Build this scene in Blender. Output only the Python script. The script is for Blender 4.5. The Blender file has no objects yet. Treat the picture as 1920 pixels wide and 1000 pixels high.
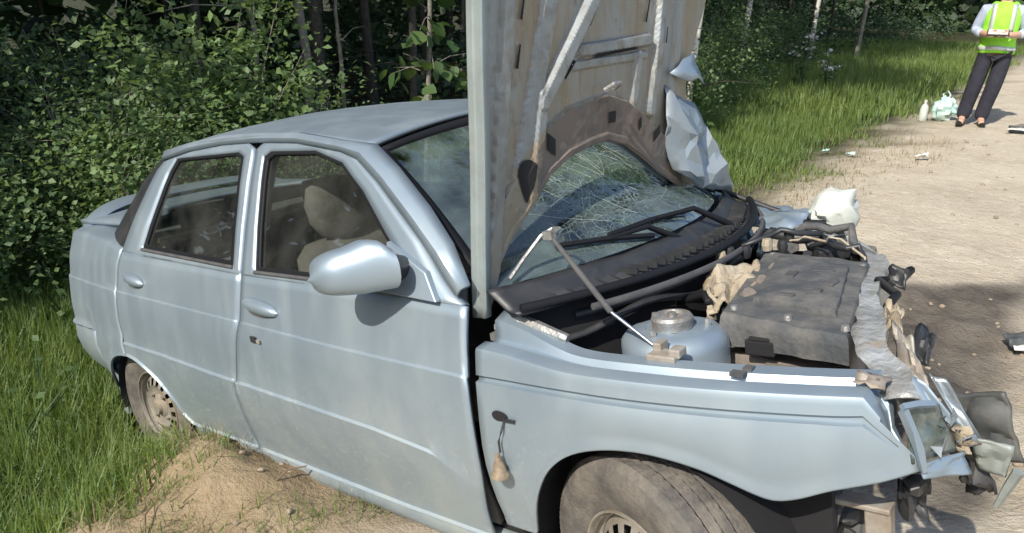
import bpy, bmesh, math, random
import numpy as np
from mathutils import Vector, Matrix, noise
from mathutils.geometry import tessellate_polygon
random.seed(7); RNG = np.random.default_rng(7)
sc = bpy.context.scene
COL = sc.collection
R = math.radians

# ------------------------------------------------------------------ camera, sky, sun, exposure
cam = bpy.data.cameras.new('camera'); cam.lens = 27.36; cam.sensor_width = 36; cam.clip_start = .05; cam.clip_end = 900
camo = bpy.data.objects.new('camera', cam); COL.objects.link(camo)
rt, up, fw = (0.78206, 0.62291, 0.01903), (-0.22646, 0.25560, 0.93989), (-0.58060, 0.73936, -0.34096)
M4 = Matrix(((rt[0], up[0], -fw[0], 0.6304), (rt[1], up[1], -fw[1], -2.1987), (rt[2], up[2], -fw[2], 1.6081), (0, 0, 0, 1)))
camo.matrix_world = M4; sc.camera = camo
SUN = Vector((-0.05, 1.0, -0.95)).normalized()            # direction the light travels
world = bpy.data.worlds.new('World'); sc.world = world; world.use_nodes = True
nt = world.node_tree; nt.nodes.clear()
sky = nt.nodes.new('ShaderNodeTexSky'); sky.sky_type = 'NISHITA'; sky.sun_disc = False
sky.sun_elevation = math.asin(-SUN.z); sky.sun_rotation = math.atan2(-SUN.x, -SUN.y)
sky.air_density = 1.0; sky.dust_density = 1.5; sky.ozone_density = 1.0
bg = nt.nodes.new('ShaderNodeBackground'); bg.inputs['Strength'].default_value = .15
wo = nt.nodes.new('ShaderNodeOutputWorld')
nt.links.new(sky.outputs[0], bg.inputs['Color']); nt.links.new(bg.outputs[0], wo.inputs['Surface'])
sl = bpy.data.lights.new('sun', 'SUN'); sl.energy = 4.2; sl.angle = R(.55); sl.color = (1.0, .93, .82)
so = bpy.data.objects.new('sun', sl); COL.objects.link(so); so.rotation_euler = SUN.to_track_quat('-Z', 'Y').to_euler()
so.location = (-4, -12, 14)
sc.view_settings.view_transform = 'Standard'; sc.view_settings.look = 'None'
sc.view_settings.exposure = 0.4; sc.view_settings.gamma = 1; sc.view_settings.use_curve_mapping = False
sc.render.engine = 'CYCLES'
sc.cycles.max_bounces = 8; sc.cycles.transparent_max_bounces = 16; sc.cycles.use_denoising = True
sc.cycles.sample_clamp_indirect = 4

# ------------------------------------------------------------------ materials
def mat(name, col, rough=.6, metal=0., coat=0., col2=None, nscale=8., bump=0., bscale=60., detail=4., spec=.5, lo=.35, hi=.65, space='Object', dirt=None, dscale=2.5, dlo=.5, dhi=.75):
    m = bpy.data.materials.new(name); m.use_nodes = True
    n = m.node_tree.nodes; l = m.node_tree.links; b = n['Principled BSDF']
    b.inputs['Roughness'].default_value = rough; b.inputs['Metallic'].default_value = metal
    b.inputs['Coat Weight'].default_value = coat; b.inputs['Coat Roughness'].default_value = .12
    b.inputs['Specular IOR Level'].default_value = spec
    b.inputs['Base Color'].default_value = (*col, 1)
    tc = n.new('ShaderNodeTexCoord'); src = None
    if col2:
        t = n.new('ShaderNodeTexNoise'); t.inputs['Scale'].default_value = nscale; t.inputs['Detail'].default_value = detail
        t.inputs['Roughness'].default_value = .65
        l.new(tc.outputs[space], t.inputs['Vector'])
        mr = n.new('ShaderNodeMapRange'); mr.inputs['From Min'].default_value = lo; mr.inputs['From Max'].default_value = hi
        l.new(t.outputs['Fac'], mr.inputs['Value'])
        mx = n.new('ShaderNodeMix'); mx.data_type = 'RGBA'
        mx.inputs[6].default_value = (*col, 1); mx.inputs[7].default_value = (*col2, 1)
        l.new(mr.outputs[0], mx.inputs[0]); src = mx.outputs[2]
    if dirt:
        t = n.new('ShaderNodeTexNoise'); t.inputs['Scale'].default_value = dscale; t.inputs['Detail'].default_value = 9
        t.inputs['Roughness'].default_value = .7
        l.new(tc.outputs[space], t.inputs['Vector'])
        mr = n.new('ShaderNodeMapRange'); mr.inputs['From Min'].default_value = dlo; mr.inputs['From Max'].default_value = dhi
        l.new(t.outputs['Fac'], mr.inputs['Value'])
        mx = n.new('ShaderNodeMix'); mx.data_type = 'RGBA'
        mx.inputs[6].default_value = (*col, 1); mx.inputs[7].default_value = (*dirt, 1)
        if src: l.new(src, mx.inputs[6])
        l.new(mr.outputs[0], mx.inputs[0]); src = mx.outputs[2]
        mr2 = n.new('ShaderNodeMapRange'); mr2.inputs['To Min'].default_value = rough; mr2.inputs['To Max'].default_value = .9
        l.new(mr.outputs[0], mr2.inputs['Value']); l.new(mr2.outputs[0], b.inputs['Roughness'])
    if src: l.new(src, b.inputs['Base Color'])
    if bump:
        t = n.new('ShaderNodeTexNoise'); t.inputs['Scale'].default_value = bscale; t.inputs['Detail'].default_value = 5
        l.new(tc.outputs[space], t.inputs['Vector'])
        bp = n.new('ShaderNodeBump'); bp.inputs['Strength'].default_value = bump; bp.inputs['Distance'].default_value = .02
        l.new(t.outputs['Fac'], bp.inputs['Height']); l.new(bp.outputs[0], b.inputs['Normal'])
    return m

M = {}
def paint_mat(name, dust_refl_amt=.55):
    # silver blue metallic paint with road dust that settles low on the body and in streaks, greened to paint in reflected grass
    m = bpy.data.materials.new(name); m.use_nodes = True
    n = m.node_tree.nodes; l = m.node_tree.links; b = n['Principled BSDF']
    tc = n.new('ShaderNodeTexCoord'); sep = n.new('ShaderNodeSeparateXYZ'); l.new(tc.outputs['Object'], sep.inputs[0])
    no = n.new('ShaderNodeTexNoise'); no.inputs['Scale'].default_value = 5; no.inputs['Detail'].default_value = 8; no.inputs['Roughness'].default_value = .7
    l.new(tc.outputs['Object'], no.inputs['Vector'])
    mp = n.new('ShaderNodeMapping'); mp.inputs['Scale'].default_value = (9, 9, 1.3); l.new(tc.outputs['Object'], mp.inputs[0])
    st = n.new('ShaderNodeTexNoise'); st.inputs['Scale'].default_value = 1; st.inputs['Detail'].default_value = 5; l.new(mp.outputs[0], st.inputs['Vector'])
    low = n.new('ShaderNodeMapRange'); low.inputs['From Min'].default_value = .75; low.inputs['From Max'].default_value = .18; l.new(sep.outputs[2], low.inputs['Value'])
    a = n.new('ShaderNodeMath'); a.operation = 'MULTIPLY_ADD'; a.inputs[1].default_value = .55; l.new(low.outputs[0], a.inputs[0])
    s2 = n.new('ShaderNodeMapRange'); s2.inputs['From Min'].default_value = .42; s2.inputs['From Max'].default_value = .8; s2.inputs['To Max'].default_value = .5; l.new(st.outputs['Fac'], s2.inputs['Value'])
    l.new(s2.outputs[0], a.inputs[2])
    n2 = n.new('ShaderNodeMapRange'); n2.inputs['From Min'].default_value = .3; n2.inputs['From Max'].default_value = .75; l.new(no.outputs['Fac'], n2.inputs['Value'])
    mu = n.new('ShaderNodeMath'); mu.operation = 'MULTIPLY'; l.new(a.outputs[0], mu.inputs[0]); l.new(n2.outputs[0], mu.inputs[1])
    md0 = n.new('ShaderNodeMath'); md0.operation = 'MULTIPLY'; md0.inputs[1].default_value = dust_refl_amt * 1.6; l.new(mu.outputs[0], md0.inputs[0])
    sk = n.new('ShaderNodeTexNoise'); sk.inputs['Scale'].default_value = 75; sk.inputs['Detail'].default_value = 3; l.new(tc.outputs['Object'], sk.inputs['Vector'])      # mud spatter
    sr = n.new('ShaderNodeMapRange'); sr.inputs['From Min'].default_value = .60; sr.inputs['From Max'].default_value = .68; sr.inputs['To Max'].default_value = .75; l.new(sk.outputs['Fac'], sr.inputs['Value'])
    sm = n.new('ShaderNodeMath'); sm.operation = 'MULTIPLY'; l.new(sr.outputs[0], sm.inputs[0]); l.new(low.outputs[0], sm.inputs[1])
    bl = n.new('ShaderNodeTexNoise'); bl.inputs['Scale'].default_value = 2.2; bl.inputs['Detail'].default_value = 6; bl.inputs['Roughness'].default_value = .6; l.new(tc.outputs['Object'], bl.inputs['Vector'])   # patches of settled dust
    br = n.new('ShaderNodeMapRange'); br.inputs['From Min'].default_value = .48; br.inputs['From Max'].default_value = .72; br.inputs['To Max'].default_value = .20; l.new(bl.outputs['Fac'], br.inputs['Value'])
    ad1 = n.new('ShaderNodeMath'); ad1.operation = 'ADD'; l.new(md0.outputs[0], ad1.inputs[0]); l.new(sm.outputs[0], ad1.inputs[1])
    md = n.new('ShaderNodeMath'); md.operation = 'ADD'; md.use_clamp = True; l.new(ad1.outputs[0], md.inputs[0]); l.new(br.outputs[0], md.inputs[1])
    mx = n.new('ShaderNodeMix'); mx.data_type = 'RGBA'; mx.inputs[6].default_value = (.322, .402, .472, 1); mx.inputs[7].default_value = (.29, .31, .265, 1)
    l.new(md.outputs[0], mx.inputs[0]); l.new(mx.outputs[2], b.inputs['Base Color'])
    me = n.new('ShaderNodeMapRange'); me.inputs['To Min'].default_value = .62; me.inputs['To Max'].default_value = .05; l.new(md.outputs[0], me.inputs['Value']); l.new(me.outputs[0], b.inputs['Metallic'])
    ro = n.new('ShaderNodeMapRange'); ro.inputs['To Min'].default_value = .46; ro.inputs['To Max'].default_value = .8; l.new(md.outputs[0], ro.inputs['Value']); l.new(ro.outputs[0], b.inputs['Roughness'])
    co = n.new('ShaderNodeMapRange'); co.inputs['To Min'].default_value = .16; co.inputs['To Max'].default_value = 0; l.new(md.outputs[0], co.inputs['Value']); l.new(co.outputs[0], b.inputs['Coat Weight'])
    b.inputs['Coat Roughness'].default_value = .15
    dn = n.new('ShaderNodeTexNoise'); dn.inputs['Scale'].default_value = 1.6; dn.inputs['Detail'].default_value = 1; l.new(tc.outputs['Object'], dn.inputs['Vector'])
    bu = n.new('ShaderNodeBump'); bu.inputs['Strength'].default_value = .08; bu.inputs['Distance'].default_value = .03; l.new(dn.outputs['Fac'], bu.inputs['Height']); l.new(bu.outputs[0], b.inputs['Normal'])
    return m
M['paint'] = paint_mat('silver_paint', .62)
M['paint_clean'] = paint_mat('silver_paint_clean', .2)
M['primer'] = mat('bonnet_underside', (.46, .43, .37), .55, .2, col2=(.36, .31, .23), nscale=5, dirt=(.16, .115, .075), dscale=4, dlo=.55, dhi=.78, bump=.25, bscale=25)
M['scratch'] = mat('pale_scratch', (.40, .47, .51), .55, .3)
M['rib_metal'] = mat('rib_metal', (.30, .33, .34), .5, .35, col2=(.24, .24, .22), nscale=14, dirt=(.20, .165, .12), dscale=16, dlo=.52, dhi=.8)
M['folded'] = mat('folded_metal', (.26, .32, .37), .42, .45, col2=(.33, .37, .39), nscale=9, dirt=(.22, .21, .18), dscale=14, dlo=.55, dhi=.8)
M['flange'] = mat('dull_silver_edge', (.33, .39, .39), .5, .35, col2=(.27, .31, .30), nscale=9, dirt=(.34, .32, .27), dscale=12, dlo=.55, dhi=.85)
M['primer_dark'] = mat('bonnet_plate', (.17, .15, .13), .7, .1, col2=(.21, .165, .13), nscale=7, dirt=(.08, .06, .05), bump=.2, bscale=30)
M['black'] = mat('black_plastic', (.018, .02, .024), .45, col2=(.04, .042, .045), nscale=6, dirt=(.12, .11, .1), dlo=.55, dhi=.9)
M['rubber'] = mat('black_rubber', (.012, .013, .016), .6, spec=.2)
M['dark'] = mat('dark_cavity', (.012, .012, .014), .9)
M['tyre'] = mat('tyre_rubber', (.075, .07, .065), .85, col2=(.16, .145, .125), nscale=14, dirt=(.25, .22, .175), dscale=6, dlo=.45, dhi=.75, bump=.3, bscale=120)
M['rim'] = mat('steel_rim', (.33, .31, .28), .55, .35, col2=(.22, .19, .15), nscale=12, dirt=(.33, .28, .2), dscale=7, dlo=.45)
M['engine'] = mat('dusty_engine_plastic', (.06, .066, .072), .75, col2=(.115, .115, .11), nscale=9, dirt=(.17, .16, .145), dscale=9, dlo=.48, dhi=.85, bump=.25, bscale=60)
M['engine2'] = mat('dusty_brown_plastic', (.20, .175, .15), .8, col2=(.13, .115, .105), nscale=8, dirt=(.34, .28, .21), dscale=8, dlo=.5, bump=.3, bscale=40)
M['foam'] = mat('torn_beige_plastic', (.42, .37, .28), .8, col2=(.28, .23, .16), nscale=14, dirt=(.16, .13, .1), dscale=12, dlo=.58, bump=.5, bscale=40)
M['alu'] = mat('scraped_metal', (.40, .41, .41), .5, .6, col2=(.26, .26, .25), nscale=18, dirt=(.24, .19, .14), dscale=10, dlo=.5, bump=.4, bscale=35)
M['torn'] = mat('torn_sheet_metal', (.50, .53, .54), .45, .45, col2=(.34, .34, .32), nscale=16, dirt=(.30, .23, .16), dscale=12, dlo=.55, bump=.5, bscale=40)
M['chrome'] = mat('strut_rod', (.55, .57, .6), .22, .9)
M['tank'] = mat('milky_plastic', (.60, .64, .60), .4, col2=(.46, .49, .44), nscale=10, dirt=(.33, .29, .2), dscale=14, dlo=.55)
M['tank'].node_tree.nodes['Principled BSDF'].inputs['Subsurface Weight'].default_value = .25
M['tank'].node_tree.nodes['Principled BSDF'].inputs['Subsurface Radius'].default_value = (.05, .05, .04)
M['seat'] = mat('seat_fabric', (.17, .155, .145), .95, col2=(.13, .12, .11), nscale=30, bump=.3, bscale=200)
M['trim'] = mat('grey_trim', (.06, .062, .066), .8, col2=(.09, .09, .09), nscale=20)
M['reflector'] = mat('broken_headlight', (.35, .4, .42), .3, .6, col2=(.2, .22, .22), nscale=14, dirt=(.3, .28, .22), dscale=9, dlo=.55)
M['lamp_bowl'] = mat('cracked_lamp_bowl', (.10, .13, .125), .2, .5, col2=(.22, .25, .24), nscale=22, dirt=(.26, .25, .2), dscale=12, dlo=.55)
M['red'] = mat('tail_lens', (.25, .01, .01), .15, coat=.5)
M['bumper'] = mat('broken_bumper_plastic', (.055, .06, .062), .55, col2=(.10, .105, .10), nscale=7, dirt=(.22, .2, .16), dscale=6, dlo=.5, dhi=.8)
M['bumper_paint'] = mat('scuffed_bumper_paint', (.30, .34, .33), .5, .2, col2=(.20, .22, .20), nscale=9, dirt=(.3, .26, .2), dscale=8, dlo=.5)
M['rust'] = mat('dusty_bracket', (.40, .38, .34), .65, .3, col2=(.27, .22, .17), nscale=12, dirt=(.14, .1, .07), dscale=9, dlo=.58)
M['amber'] = mat('bulb_holder', (.30, .24, .15), .6, col2=(.16, .12, .09), nscale=40)

def glass_mat(name, tint, refl=.06, opac=.0, dust_sheen=(.35, .36, .33), dust_sheen_amt=.05, cracks=False, fmul=.5):
    m = bpy.data.materials.new(name); m.use_nodes = True
    n = m.node_tree.nodes; l = m.node_tree.links; n.remove(n['Principled BSDF']); out = n['Material Output']
    tr = n.new('ShaderNodeBsdfTransparent'); tr.inputs[0].default_value = (*tint, 1)
    gl = n.new('ShaderNodeBsdfGlossy'); gl.inputs['Roughness'].default_value = .02; gl.inputs[0].default_value = (.95, .97, 1, 1)
    fr = n.new('ShaderNodeFresnel'); fr.inputs[0].default_value = 1.52
    ad = n.new('ShaderNodeMath'); ad.operation = 'MULTIPLY_ADD'; ad.inputs[1].default_value = fmul; ad.inputs[2].default_value = refl; ad.use_clamp = True
    l.new(fr.outputs[0], ad.inputs[0])
    mx = n.new('ShaderNodeMixShader'); l.new(ad.outputs[0], mx.inputs[0]); l.new(tr.outputs[0], mx.inputs[1]); l.new(gl.outputs[0], mx.inputs[2])
    df = n.new('ShaderNodeBsdfDiffuse'); df.inputs[0].default_value = (*dust_sheen, 1)
    tc = n.new('ShaderNodeTexCoord'); no = n.new('ShaderNodeTexNoise'); no.inputs['Scale'].default_value = 6; no.inputs['Detail'].default_value = 8
    l.new(tc.outputs['Object'], no.inputs['Vector'])
    mr = n.new('ShaderNodeMapRange'); mr.inputs['From Min'].default_value = .3; mr.inputs['From Max'].default_value = .8; mr.inputs['To Max'].default_value = dust_sheen_amt * 2.2
    l.new(no.outputs['Fac'], mr.inputs['Value'])
    fac = mr.outputs[0]
    if cracks:
        # shattered laminated glass: fine cell cracks round the blow, long rays further out
        sep = n.new('ShaderNodeSeparateXYZ'); l.new(tc.outputs['Object'], sep.inputs[0])
        def crack(scale, w):
            v = n.new('ShaderNodeTexVoronoi'); v.feature = 'DISTANCE_TO_EDGE'; v.inputs['Scale'].default_value = scale
            nn = n.new('ShaderNodeTexNoise'); nn.inputs['Scale'].default_value = 4
            l.new(tc.outputs['Object'], nn.inputs['Vector'])
            ma = n.new('ShaderNodeVectorMath'); ma.operation = 'MULTIPLY_ADD'; ma.inputs[1].default_value = (.25, .25, .25); l.new(nn.outputs['Color'], ma.inputs[0]); l.new(tc.outputs['Object'], ma.inputs[2])
            l.new(ma.outputs[0], v.inputs['Vector'])
            r = n.new('ShaderNodeMapRange'); r.inputs['From Min'].default_value = w; r.inputs['From Max'].default_value = 0.0; l.new(v.outputs['Distance'], r.inputs['Value'])
            return r.outputs[0]
        vd = n.new('ShaderNodeVectorMath'); vd.operation = 'DISTANCE'; vd.inputs[1].default_value = (-.52, -.05, 1.03); l.new(tc.outputs['Object'], vd.inputs[0])
        near = n.new('ShaderNodeMapRange'); near.inputs['From Min'].default_value = .55; near.inputs['From Max'].default_value = .10; l.new(vd.outputs['Value'], near.inputs['Value'])
        c1 = n.new('ShaderNodeMath'); c1.operation = 'MULTIPLY'; l.new(crack(38, .05), c1.inputs[0]); l.new(near.outputs[0], c1.inputs[1])
        c2 = n.new('ShaderNodeMath'); c2.operation = 'MULTIPLY'; l.new(crack(16, .022), c2.inputs[0])
        near2 = n.new('ShaderNodeMapRange'); near2.inputs['From Min'].default_value = .55; near2.inputs['From Max'].default_value = .2; l.new(vd.outputs['Value'], near2.inputs['Value'])
        l.new(near2.outputs[0], c2.inputs[1])
        s = n.new('ShaderNodeMath'); s.operation = 'MAXIMUM'; l.new(c1.outputs[0], s.inputs[0]); l.new(c2.outputs[0], s.inputs[1])
        s3 = n.new('ShaderNodeMath'); s3.operation = 'MULTIPLY'; s3.inputs[1].default_value = .55; l.new(s.outputs[0], s3.inputs[0])
        s2 = n.new('ShaderNodeMath'); s2.operation = 'MAXIMUM'; l.new(s3.outputs[0], s2.inputs[0]); l.new(fac, s2.inputs[1]); fac = s2.outputs[0]
        bu = n.new('ShaderNodeBump'); bu.inputs['Strength'].default_value = .5; bu.inputs['Distance'].default_value = .01; l.new(s.outputs[0], bu.inputs['Height']); l.new(bu.outputs[0], gl.inputs['Normal'])
    m2 = n.new('ShaderNodeMixShader'); l.new(fac, m2.inputs[0]); l.new(mx.outputs[0], m2.inputs[1]); l.new(df.outputs[0], m2.inputs[2])
    l.new(m2.outputs[0], out.inputs['Surface'])
    return m
M['glass'] = glass_mat('side_glass', (.72, .76, .73), .0, dust_sheen_amt=.05, fmul=.1)
M['windshield'] = glass_mat('cracked_glass', (.55, .62, .60), .05, dust_sheen=(.34, .46, .44), dust_sheen_amt=.15, cracks=True, fmul=1.9)  # teal dust colour paints in the trees and sky the glass reflects

def leaf_mat(name, c1, c2, trans=.45):
    m = bpy.data.materials.new(name); m.use_nodes = True
    n = m.node_tree.nodes; l = m.node_tree.links; n.remove(n['Principled BSDF']); out = n['Material Output']
    at = n.new('ShaderNodeAttribute'); at.attribute_name = 'tint'
    mx = n.new('ShaderNodeMix'); mx.data_type = 'RGBA'; mx.inputs[6].default_value = (*c1, 1); mx.inputs[7].default_value = (*c2, 1); l.new(at.outputs['Fac'], mx.inputs[0])
    df = n.new('ShaderNodeBsdfDiffuse'); tl = n.new('ShaderNodeBsdfTranslucent'); l.new(mx.outputs[2], df.inputs[0])
    hs = n.new('ShaderNodeHueSaturation'); hs.inputs['Hue'].default_value = .48; hs.inputs['Saturation'].default_value = 1.15; hs.inputs['Value'].default_value = 1.25; l.new(mx.outputs[2], hs.inputs['Color']); l.new(hs.outputs[0], tl.inputs[0])
    gl = n.new('ShaderNodeBsdfGlossy'); gl.inputs['Roughness'].default_value = .55; gl.inputs[0].default_value = (.8, .85, .9, 1)
    a = n.new('ShaderNodeMixShader'); a.inputs[0].default_value = trans; l.new(df.outputs[0], a.inputs[1]); l.new(tl.outputs[0], a.inputs[2])
    b = n.new('ShaderNodeMixShader'); b.inputs[0].default_value = .03; l.new(a.outputs[0], b.inputs[1]); l.new(gl.outputs[0], b.inputs[2])
    l.new(b.outputs[0], out.inputs['Surface'])
    return m
def primer_mat():
    m = bpy.data.materials.new('bonnet_underside_streaked'); m.use_nodes = True
    n = m.node_tree.nodes; l = m.node_tree.links; b = n['Principled BSDF']; b.inputs['Roughness'].default_value = .55; b.inputs['Metallic'].default_value = .2
    tc = n.new('ShaderNodeTexCoord')
    def layer(prev, sc_, det, a, c, col):
        mp = n.new('ShaderNodeMapping'); mp.inputs['Scale'].default_value = sc_; l.new(tc.outputs['Object'], mp.inputs[0])
        t = n.new('ShaderNodeTexNoise'); t.inputs['Scale'].default_value = 1; t.inputs['Detail'].default_value = det; t.inputs['Roughness'].default_value = .68; l.new(mp.outputs[0], t.inputs['Vector'])
        r_ = n.new('ShaderNodeMapRange'); r_.inputs['From Min'].default_value = a; r_.inputs['From Max'].default_value = c; l.new(t.outputs['Fac'], r_.inputs['Value'])
        x = n.new('ShaderNodeMix'); x.data_type = 'RGBA'; x.inputs[7].default_value = (*col, 1); l.new(r_.outputs[0], x.inputs[0])
        if isinstance(prev, tuple): x.inputs[6].default_value = (*prev, 1)
        else: l.new(prev, x.inputs[6])
        return x.outputs[2]
    c = layer((.31, .32, .30), (4, 4, 1.2), 5, .40, .60, (.29, .245, .17))
    c = layer(c, (26, 26, 2.2), 5, .52, .70, (.26, .20, .14))
    c = layer(c, (6, 6, 5), 8, .56, .70, (.13, .095, .065))
    c = layer(c, (60, 60, 40), 4, .62, .78, (.42, .41, .38))
    l.new(c, b.inputs['Base Color']); return m
M['primer'] = primer_mat()
M['leaf'] = leaf_mat('bush_leaf', (.085, .145, .065), (.20, .30, .105))
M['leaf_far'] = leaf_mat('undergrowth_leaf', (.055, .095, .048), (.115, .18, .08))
M['leaf_aspen'] = leaf_mat('aspen_leaf', (.06, .12, .04), (.12, .19, .06))
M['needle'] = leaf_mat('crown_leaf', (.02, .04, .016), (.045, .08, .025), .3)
M['grass'] = leaf_mat('grass_blade', (.085, .165, .04), (.27, .35, .10), .5)
M['straw'] = leaf_mat('dry_grass', (.22, .19, .10), (.36, .30, .17), .3)
M['bark'] = mat('bark', (.085, .072, .058), .95, col2=(.045, .04, .034), nscale=18, bump=.6, bscale=50)
M['bark_grey'] = mat('grey_bark', (.26, .24, .20), .95, col2=(.14, .13, .105), nscale=14, bump=.5, bscale=50)
def birch_mat():
    m = bpy.data.materials.new('birch_bark'); m.use_nodes = True
    n = m.node_tree.nodes; l = m.node_tree.links; b = n['Principled BSDF']; b.inputs['Roughness'].default_value = .8
    tc = n.new('ShaderNodeTexCoord'); mp = n.new('ShaderNodeMapping'); mp.inputs['Scale'].default_value = (6, 6, 26); l.new(tc.outputs['Object'], mp.inputs[0])
    t = n.new('ShaderNodeTexNoise'); t.inputs['Scale'].default_value = 1; t.inputs['Detail'].default_value = 4; l.new(mp.outputs[0], t.inputs['Vector'])
    r = n.new('ShaderNodeMapRange'); r.inputs['From Min'].default_value = .56; r.inputs['From Max'].default_value = .62; l.new(t.outputs['Fac'], r.inputs['Value'])
    mx = n.new('ShaderNodeMix'); mx.data_type = 'RGBA'; mx.inputs[6].default_value = (.58, .56, .50, 1); mx.inputs[7].default_value = (.05, .045, .04, 1)
    l.new(r.outputs[0], mx.inputs[0]); l.new(mx.outputs[2], b.inputs['Base Color'])
    return m
M['birch'] = birch_mat()
M['vest'] = mat('hi_vis', (.28, .75, .04), .7, col2=(.36, .85, .07), nscale=10); M['tape'] = mat('reflective_tape', (.62, .66, .62), .35, .3)
M['shirt'] = mat('shirt', (.42, .48, .60), .85, col2=(.34, .4, .52), nscale=14); M['trousers'] = mat('trousers', (.016, .017, .028), .85, col2=(.028, .028, .042), nscale=12)
M['skin'] = mat('skin', (.52, .32, .23), .55); M['hair'] = mat('hair', (.03, .022, .016), .8); M['shoe'] = mat('shoe', (.012, .012, .012), .4)
M['paper'] = mat('dark_folder', (.05, .03, .025), .6); M['white'] = mat('white_scrap', (.7, .69, .65), .7, col2=(.5, .48, .44), nscale=20)
M['bag'] = mat('pale_turquoise_film', (.36, .58, .55), .3, col2=(.55, .66, .62), nscale=9); M['stone'] = mat('stone', (.36, .32, .27), .9, col2=(.22, .2, .17), nscale=30, bump=.4)
M['clod'] = mat('dry_clod', (.36, .30, .22), .95, col2=(.22, .18, .13), nscale=12, bump=.6, bscale=60)
M['stick'] = mat('stick', (.16, .11, .07), .9)

def ground_mat():
    m = bpy.data.materials.new('sandy_soil'); m.use_nodes = True
    n = m.node_tree.nodes; l = m.node_tree.links; b = n['Principled BSDF']; b.inputs['Roughness'].default_value = .95; b.inputs['Specular IOR Level'].default_value = .15
    tc = n.new('ShaderNodeTexCoord')
    def nz(s, d, r=.6):
        t = n.new('ShaderNodeTexNoise'); t.inputs['Scale'].default_value = s; t.inputs['Detail'].default_value = d; t.inputs['Roughness'].default_value = r; l.new(tc.outputs['Object'], t.inputs['Vector']); return t.outputs['Fac']
    def rng(v, a, c, x=0, y=1):
        t = n.new('ShaderNodeMapRange'); t.inputs['From Min'].default_value = a; t.inputs['From Max'].default_value = c; t.inputs['To Min'].default_value = x; t.inputs['To Max'].default_value = y; l.new(v, t.inputs['Value']); return t.outputs[0]
    def mix(f, a, c):
        t = n.new('ShaderNodeMix'); t.data_type = 'RGBA'; l.new(f, t.inputs[0])
        for s, v in ((6, a), (7, c)):
            if isinstance(v, tuple): t.inputs[s].default_value = (*v, 1)
            else: l.new(v, t.inputs[s])
        return t.outputs[2]
    sand = mix(rng(nz(1.3, 6), .35, .65), (.62, .55, .43), (.51, .44, .335))
    sand = mix(rng(nz(9, 8, .75), .50, .72), sand, (.70, .64, .53))
    sand = mix(rng(nz(28, 5, .7), .58, .75), sand, (.34, .285, .22))
    at = n.new('ShaderNodeAttribute'); at.attribute_name = 'soil'           # r: forest soil, g: fresh dug orange earth
    sp = n.new('ShaderNodeSeparateColor'); l.new(at.outputs['Color'], sp.inputs[0])
    c = mix(sp.outputs[1], sand, mix(rng(nz(6, 7), .35, .65), (.40, .305, .19), (.28, .21, .125)))
    c = mix(sp.outputs[2], c, mix(rng(nz(7, 7, .7), .4, .62), (.135, .118, .10), (.085, .074, .064)))   # b: darker grey brown earth
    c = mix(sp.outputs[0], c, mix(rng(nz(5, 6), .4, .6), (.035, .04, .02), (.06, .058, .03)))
    l.new(c, b.inputs['Base Color'])
    h = n.new('ShaderNodeMath'); h.operation = 'MULTIPLY_ADD'; h.inputs[1].default_value = .5; l.new(nz(55, 6, .7), h.inputs[0]); l.new(nz(14, 6, .7), h.inputs[2])
    bu = n.new('ShaderNodeBump'); bu.inputs['Strength'].default_value = .8; bu.inputs['Distance'].default_value = .045; l.new(h.outputs[0], bu.inputs['Height']); l.new(bu.outputs[0], b.inputs['Normal'])
    return m
M['ground'] = ground_mat()

# ------------------------------------------------------------------ helpers
def link(name, me, m, parent=None):
    o = bpy.data.objects.new(name, me); COL.objects.link(o)
    if m is not None and len(me.materials) == 0: me.materials.append(m)
    if parent: o.parent = parent
    return o
def mesh(name, v, f, m, parent=None, smooth=35, solid=0, off=-1, bevel=0, sub=0):
    me = bpy.data.meshes.new(name); me.from_pydata([tuple(p) for p in v], [], [tuple(q) for q in f]); me.update()
    if smooth:
        me.shade_smooth()
        try: me.set_sharp_from_angle(angle=R(smooth))
        except Exception: pass
    o = link(name, me, m, parent)
    if sub:
        d = o.modifiers.new('sub', 'SUBSURF'); d.levels = sub; d.render_levels = sub
    if solid:
        d = o.modifiers.new('solid', 'SOLIDIFY'); d.thickness = solid; d.offset = off
    if bevel:
        d = o.modifiers.new('bevel', 'BEVEL'); d.width = bevel; d.segments = 2; d.limit_method = 'ANGLE'
    return o
def tag(o, label=None, cat=None, group=None, kind=None):
    if label: o['label'] = label
    if cat: o['category'] = cat
    if group: o['group'] = group
    if kind: o['kind'] = kind
    return o
def empty(name, loc=(0, 0, 0), parent=None):
    o = bpy.data.objects.new(name, None); COL.objects.link(o); o.location = loc; o.empty_display_size = .2
    if parent: o.parent = parent
    return o
def gridf(nu, nv, flip=False):
    F = []
    for i in range(nu - 1):
        for j in range(nv - 1):
            q = (i * nv + j, i * nv + j + 1, (i + 1) * nv + j + 1, (i + 1) * nv + j)
            F.append(q[::-1] if flip else q)
    return F
def box(c, s, rot=None, taper=1.0):
    c = Vector(c); V = []
    for z in (-1, 1):
        k = taper if z > 0 else 1
        for x, y in ((-1, -1), (1, -1), (1, 1), (-1, 1)):
            p = Vector((x * s[0] / 2 * k, y * s[1] / 2 * k, z * s[2] / 2))
            if rot is not None: p = rot @ p
            V.append(c + p)
    return V, [(3, 2, 1, 0), (4, 5, 6, 7), (0, 1, 5, 4), (1, 2, 6, 5), (2, 3, 7, 6), (3, 0, 4, 7)]
def join(*ms):
    V, F = [], []
    for v, f in ms:
        k = len(V); V += list(v); F += [tuple(i + k for i in q) for q in f]
    return V, F
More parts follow.
